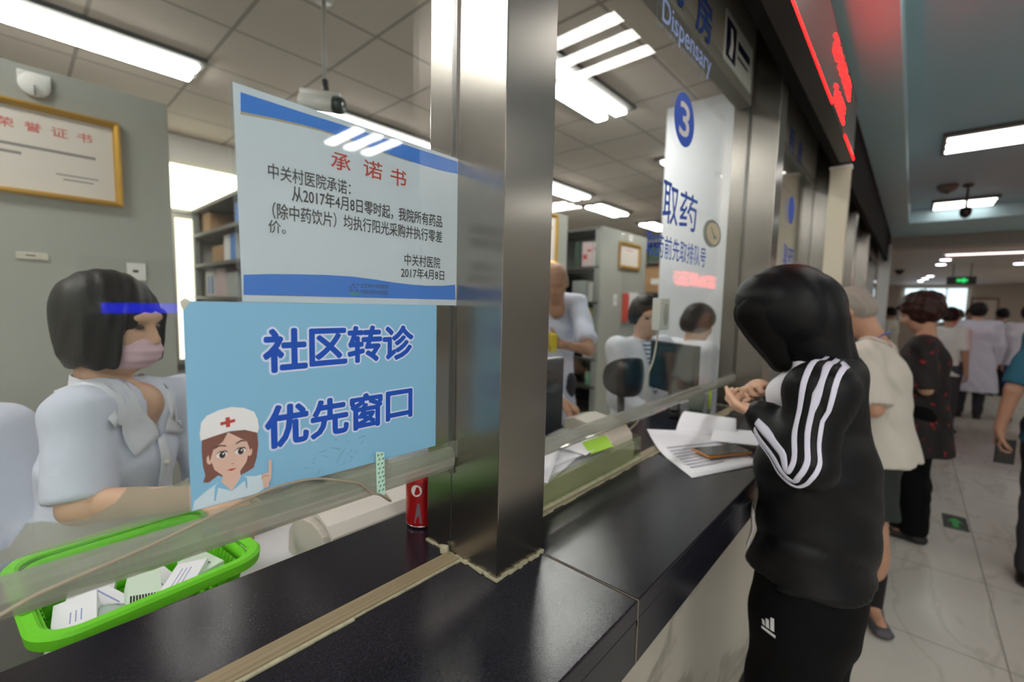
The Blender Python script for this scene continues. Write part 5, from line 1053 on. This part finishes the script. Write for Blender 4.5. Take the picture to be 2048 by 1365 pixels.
# ---- woman in the black and red blouse
J = skel(.09, 4.1, (-1, .05), 1.64, lean=2, nod=22, slim=1.05)
J['head'] = V(.035, 4.1, 1.545); J['nb'] = V(.085, 4.1, 1.40)
J['elL'] = V(.10, 3.88, 1.06); J['wrL'] = V(-.06, 3.95, 1.17); J['elR'] = V(.06, 4.34, 1.08); J['wrR'] = V(-.10, 4.2, 1.18); J['hdL'] = dict(d=(-.6, .2, .7), n=(0, 1, 0), th=(0, 0, 1), curl=.9); J['hdR'] = dict(d=(-.8, -.4, .3), n=(0, -1, 0), th=(0, 0, 1), curl=.8)
BL = mat('blouse_black', '#120d0e', .8); nt2 = BL.node_tree
tc = nt2.nodes.new('ShaderNodeTexCoord'); vz = nt2.nodes.new('ShaderNodeTexNoise'); vz.inputs['Scale'].default_value = 20; rp = nt2.nodes.new('ShaderNodeValToRGB'); rp.color_ramp.elements[0].position = .62; rp.color_ramp.elements[0].color = (*lin('#120d0e'), 1); rp.color_ramp.elements[1].position = .68; rp.color_ramp.elements[1].color = (*lin('#8a1420'), 1)
nt2.links.new(tc.outputs['Object'], vz.inputs['Vector']); nt2.links.new(vz.outputs['Fac'], rp.inputs[0]); nt2.links.new(rp.outputs[0], nt2.nodes['Principled BSDF'].inputs['Base Color'])
hair = hair_short(J, .030, -.085, extra=((-.06, 0, .03, .085, .095, .09), (-.03, 0, .075, .11, .085, .06)))+[folds(lambda p: .006*np.sin(p@V(70, 40, 55))*np.sin(p@V(-40, 60, 70)))]
add_person('woman with short auburn hair in a black blouse with red flowers', J, [('hair', hair, .010, HAIRR), ('blouse', top_prims(J, 'short', .30, .024, .04, .02, foldamp=.003, capsleeve=.74), .010, BL), ('trousers', trouser_prims(J, .02, 1, .015), .012, mat('trousers_black', '#0d0d10'))]
    + [('sandal', shoe_prims(J, n), .010, SHOEB) for n in 'LR'], SKINM, .010, True)

# ---- two staff in white coats walking away
J = skel(.72, 9.5, (.08, 1), 1.70, slim=1.2, hemdown=True)
add_person('person in a long white coat and dark trousers seen from behind, far down the hall', J, [('hair', hair_short(J, .022, -.07, extra=((-.02, 0, .05, .11, .10, .09),)), .014, HAIRB), ('white_coat', top_prims(J, 'long', .52, .03, .07, .02), .014, COATB), ('trousers', trouser_prims(J), .016, mat('trousers_dark', '#2b2b33'))]+[('shoe', shoe_prims(J, n), .012, SHOEB) for n in 'LR'], SKINL, .014)
J = skel(1.24, 9.6, (.1, 1), 1.68, hemdown=True)
add_person('person in a white jacket and blue skirt seen from behind, beside the long white coat', J, [('hair', hair_short(J, .018, -.07), .014, HAIRB), ('white_jacket', top_prims(J, 'long', .10, .035, .02, .02), .014, COATW), ('skirt', [eseg(J['pel']-V(0, 0, .40), J['pel']+V(0, 0, .05), J['l'], (.20, .17), (.165, .12)), cut(J['pel']-V(0, 0, .38), -V(0, 0, 1))], .014, mat('skirt_blue', '#3c5aa6', .8))]+[('shoe', shoe_prims(J, n), .012, SHOEB) for n in 'LR'], SKINL, .014)
# ---- people farther off
def crowd(label, x, y, f, H, topc, legc, sleeve='short', hairm=None, hem=.14):
    J = skel(x, y, f, H); topm, legm = mat('top_'+topc[1:], topc, .85), mat('leg_'+legc[1:], legc, .85)
    return add_person(label, J, [('hair', hair_short(J, .016), .016, hairm or HAIRB), ('shirt', top_prims(J, sleeve, hem, .025), .016, topm), ('trousers', trouser_prims(J), .018, legm)]+[('shoe', shoe_prims(J, n), .014, SHOEB) for n in 'LR'], SKINM, .016, True)
crowd('dark-haired person in a white shirt between the auburn hair and the long white coat', .36, 8.0, (.5, .85), 1.62, '#d2d2d2', '#3a3a42')
crowd('person in a dark grey top standing just left of the long white coat', .62, 11.5, (-.3, -.95), 1.62, '#4b4644', '#35302e')
crowd('dark-haired person glimpsed between the grey-haired man and the auburn hair', -.33, 12.2, (-.9, .4), 1.64, '#c9c4b4', '#4a4a48')
crowd('person in a dark top far down the corridor right of the exit sign', .98, 14.5, (0, -1), 1.66, '#3f3a3c', '#26262a')
crowd('person in dark clothes behind the blue skirt', 1.28, 12.5, (-.5, .8), 1.66, '#2c2a30', '#1e1e22')

# ---- man in the teal shirt at the right edge, phone in hand
J = skel(.71, 3.85, (.05, 1), 1.74)
J['shL'] = V(.545, 3.83, 1.43); J['elL'] = V(.462, 3.80, 1.12); J['wrL'] = V(.425, 3.80, .885); J['hdL'] = dict(d=(-.02, .05, -1), n=(.95, .1, 0), th=(.1, -1, 0), curl=.75)
add_person('man in a teal polo shirt at the right edge, holding a phone', J, [('hair', hair_short(J), .012, HAIRB), ('polo_shirt', top_prims(J, 'short', .12, .025, .01, .010, capsleeve=.66), .010, mat('teal_shirt', '#125166', .8, bump=.2, bscale=20)), ('trousers', trouser_prims(J), .014, mat('trousers_dark', '#2b2b33'))]+[('shoe', shoe_prims(J, n), .012, SHOEB) for n in 'LR'], SKINT, .007)
t = thing('smartphone', 'black phone held in the hanging hand of the man in teal', 'smartphone', (.49, 3.78, .74))
M = Matrix.Translation((.455, 3.785, .765)) @ Matrix.Rotation(.25, 4, 'Z')
MB().box(-.042, .042, -.006, .006, -.075, .07, M).build('case', BLACKP, t, bevel=.004); MB().box(-.038, .038, -.0075, -.006, -.070, .065, M).build('screen', mat('phone_black', '#0c0c10'), t)

# ---- dispensary staff behind window three
J = skel(-1.68, 2.22, (.35, -.55), 1.54, z0=FZ, nod=25, turn=0)
dz = 1.68-J['head'][2]; J['head'] = V(-1.55, 2.10, 1.675)
J['shL'] = J['shL']+V(.02, 0, .06); J['shR'] = J['shR']+V(0, 0, .06); J['nb'] = V(-1.57, 2.15, 1.56); J['elL'] = V(-1.34, 2.15, 1.30); J['wrL'] = V(-1.41, 1.97, 1.335); J['hdL'] = dict(d=(-.75, -.25, .15), n=(-.3, .8, 0), th=(0, 0, 1), curl=.7); J['elR'] = J['shR']+V(.0, -.05, -.28); J['wrR'] = V(-1.55, 1.90, 1.33)
add_person('bald pharmacist in a white short-sleeved coat holding a yellow box, right of the steel pillar', J, [('hair', hair_short(J, .004, -.075)+[cut(J['head']+J['U']*.03, J['U'])], .009, HAIRG), ('white_coat', top_prims(J, 'short', .30, .022, .02, .014, capsleeve=.62), .010, COATB), ('trousers', trouser_prims(J), .016, mat('trousers_dark', '#2b2b33'))]+[('shoe', shoe_prims(J, n), .014, SHOEB) for n in 'LR'], SKINM, .008)
t = thing('medicine_box', 'yellow medicine box held by the bald pharmacist', 'medicine box', (-1.53, 1.93, 1.32)); rotbox(-1.455, 1.955, 1.295, .035, .075, .10, .9, .15).build('carton_body', mat('box_yellow', '#d9c43a', .5), t, bevel=.002); rotbox(-1.437, 1.955, 1.33, .002, .05, .03, .9, .15).build('label', WHITE, t)
J = skel(-1.13, 2.36, (.80, -.35), 1.56, z0=FZ, seat=.62, nod=8, turn=-15)
dzz = 1.49-J['head'][2]
for k_ in ('pel', 'waist', 'chest', 'nb', 'head', 'shL', 'shR', 'hipL', 'hipR', 'knL', 'knR', 'elL', 'elR', 'wrL', 'wrR'): J[k_] = J[k_]+V(0, 0, dzz)
f, l = J['f'], J['l']
for n, k in (('L', 1), ('R', -1)): J['el'+n] = J['sh'+n]+V(0, 0, -.26)+f*.06+l*.03*k; J['wr'+n] = J['el'+n]+f*.20-l*.05*k-V(0, 0, .05)
cw = top_prims(J, 'long', .10, .028, .01, .02)
sp_ = add_person('seated clerk in an open white coat over a blue striped shirt, behind the white intercom', J, [('hair', hair_short(J, .018, -.05), .009, HAIRB), ('white_coat', cw, .009, COATW), ('trousers', trouser_prims(J), .016, mat('trousers_dark', '#2b2b33'))], SKINL, .009, True, True, True)
SS = mat('striped_shirt', '#d6dbe8', .8); n_ = SS.node_tree; wv = n_.nodes.new('ShaderNodeTexWave'); wv.bands_direction = 'Z'; wv.inputs['Scale'].default_value = 14; tc = n_.nodes.new('ShaderNodeTexCoord'); rp = n_.nodes.new('ShaderNodeValToRGB'); rp.color_ramp.interpolation = 'CONSTANT'; rp.color_ramp.elements[1].position = .55; rp.color_ramp.elements[0].color = (*lin('#d6dbe8'), 1); rp.color_ramp.elements[1].color = (*lin('#46567f'), 1)
n_.links.new(tc.outputs['Object'], wv.inputs['Vector']); n_.links.new(wv.outputs['Fac'], rp.inputs[0]); n_.links.new(rp.outputs[0], n_.nodes['Principled BSDF'].inputs['Base Color'])
nb, ch = J['nb'], J['chest']
ribbon('striped_shirt', cw, lerp_path([nb+f*.06+l*.055, ch+f*.14+l*.05+V(0, 0, .02), ch+f*.15+l*.012-V(0, 0, .13)], 14), lerp_path([nb+f*.06-l*.055, ch+f*.14-l*.05+V(0, 0, .02), ch+f*.15-l*.012-V(0, 0, .13)], 14), SS, sp_, .004, 6)
J = skel(-1.06, 2.92, (.5, .75), 1.58, z0=FZ, seat=.62, nod=20)
dzz = 1.445-J['head'][2]
for k_ in ('pel', 'waist', 'chest', 'nb', 'head', 'shL', 'shR', 'hipL', 'hipR', 'knL', 'knR', 'elL', 'elR', 'wrL', 'wrR'): J[k_] = J[k_]+V(0, 0, dzz)
for n in 'LR': J['wr'+n] = J['el'+n]+J['f']*.2
add_person('dark-haired clerk in white with the back of the head to us, before the white column', J, [('hair', hair_short(J, .022, -.085, extra=((-.05, 0, -.02, .06, .085, .07),)), .010, HAIRB), ('white_coat', top_prims(J, 'long', .12, .025, .01, .02), .010, COATW), ('trousers', trouser_prims(J), .016, mat('trousers_dark', '#2b2b33'))], SKINL, .010)
# clerk hidden by the pillar, one hand and cuff in view
J = skel(-1.20, .98, (1, -.1), 1.54, z0=FZ, seat=.70, nod=10)
J['elL'] = V(-1.0, 1.18, 1.12); J['wrL'] = V(-.825, 1.135, 1.255); J['hdL'] = dict(d=(.65, .45, -.45), n=(.1, 0, -1), th=(.2, -1, 0), curl=.8); J['elR'] = J['shR']+V(.05, 0, -.24); J['wrR'] = J['elR']+V(.18, .04, -.03)
J['head'] = J['head']-V(0, 0, .0)
add_person('clerk hidden behind the steel pillar, only a hand and white cuff beside the monitor', J, [('hair', hair_short(J), .012, HAIRB), ('white_coat', top_prims(J, 'long', .12, .02, .01, .016), .009, COATW), ('trousers', trouser_prims(J), .016, mat('trousers_dark', '#2b2b33'))], SKINM, .006)
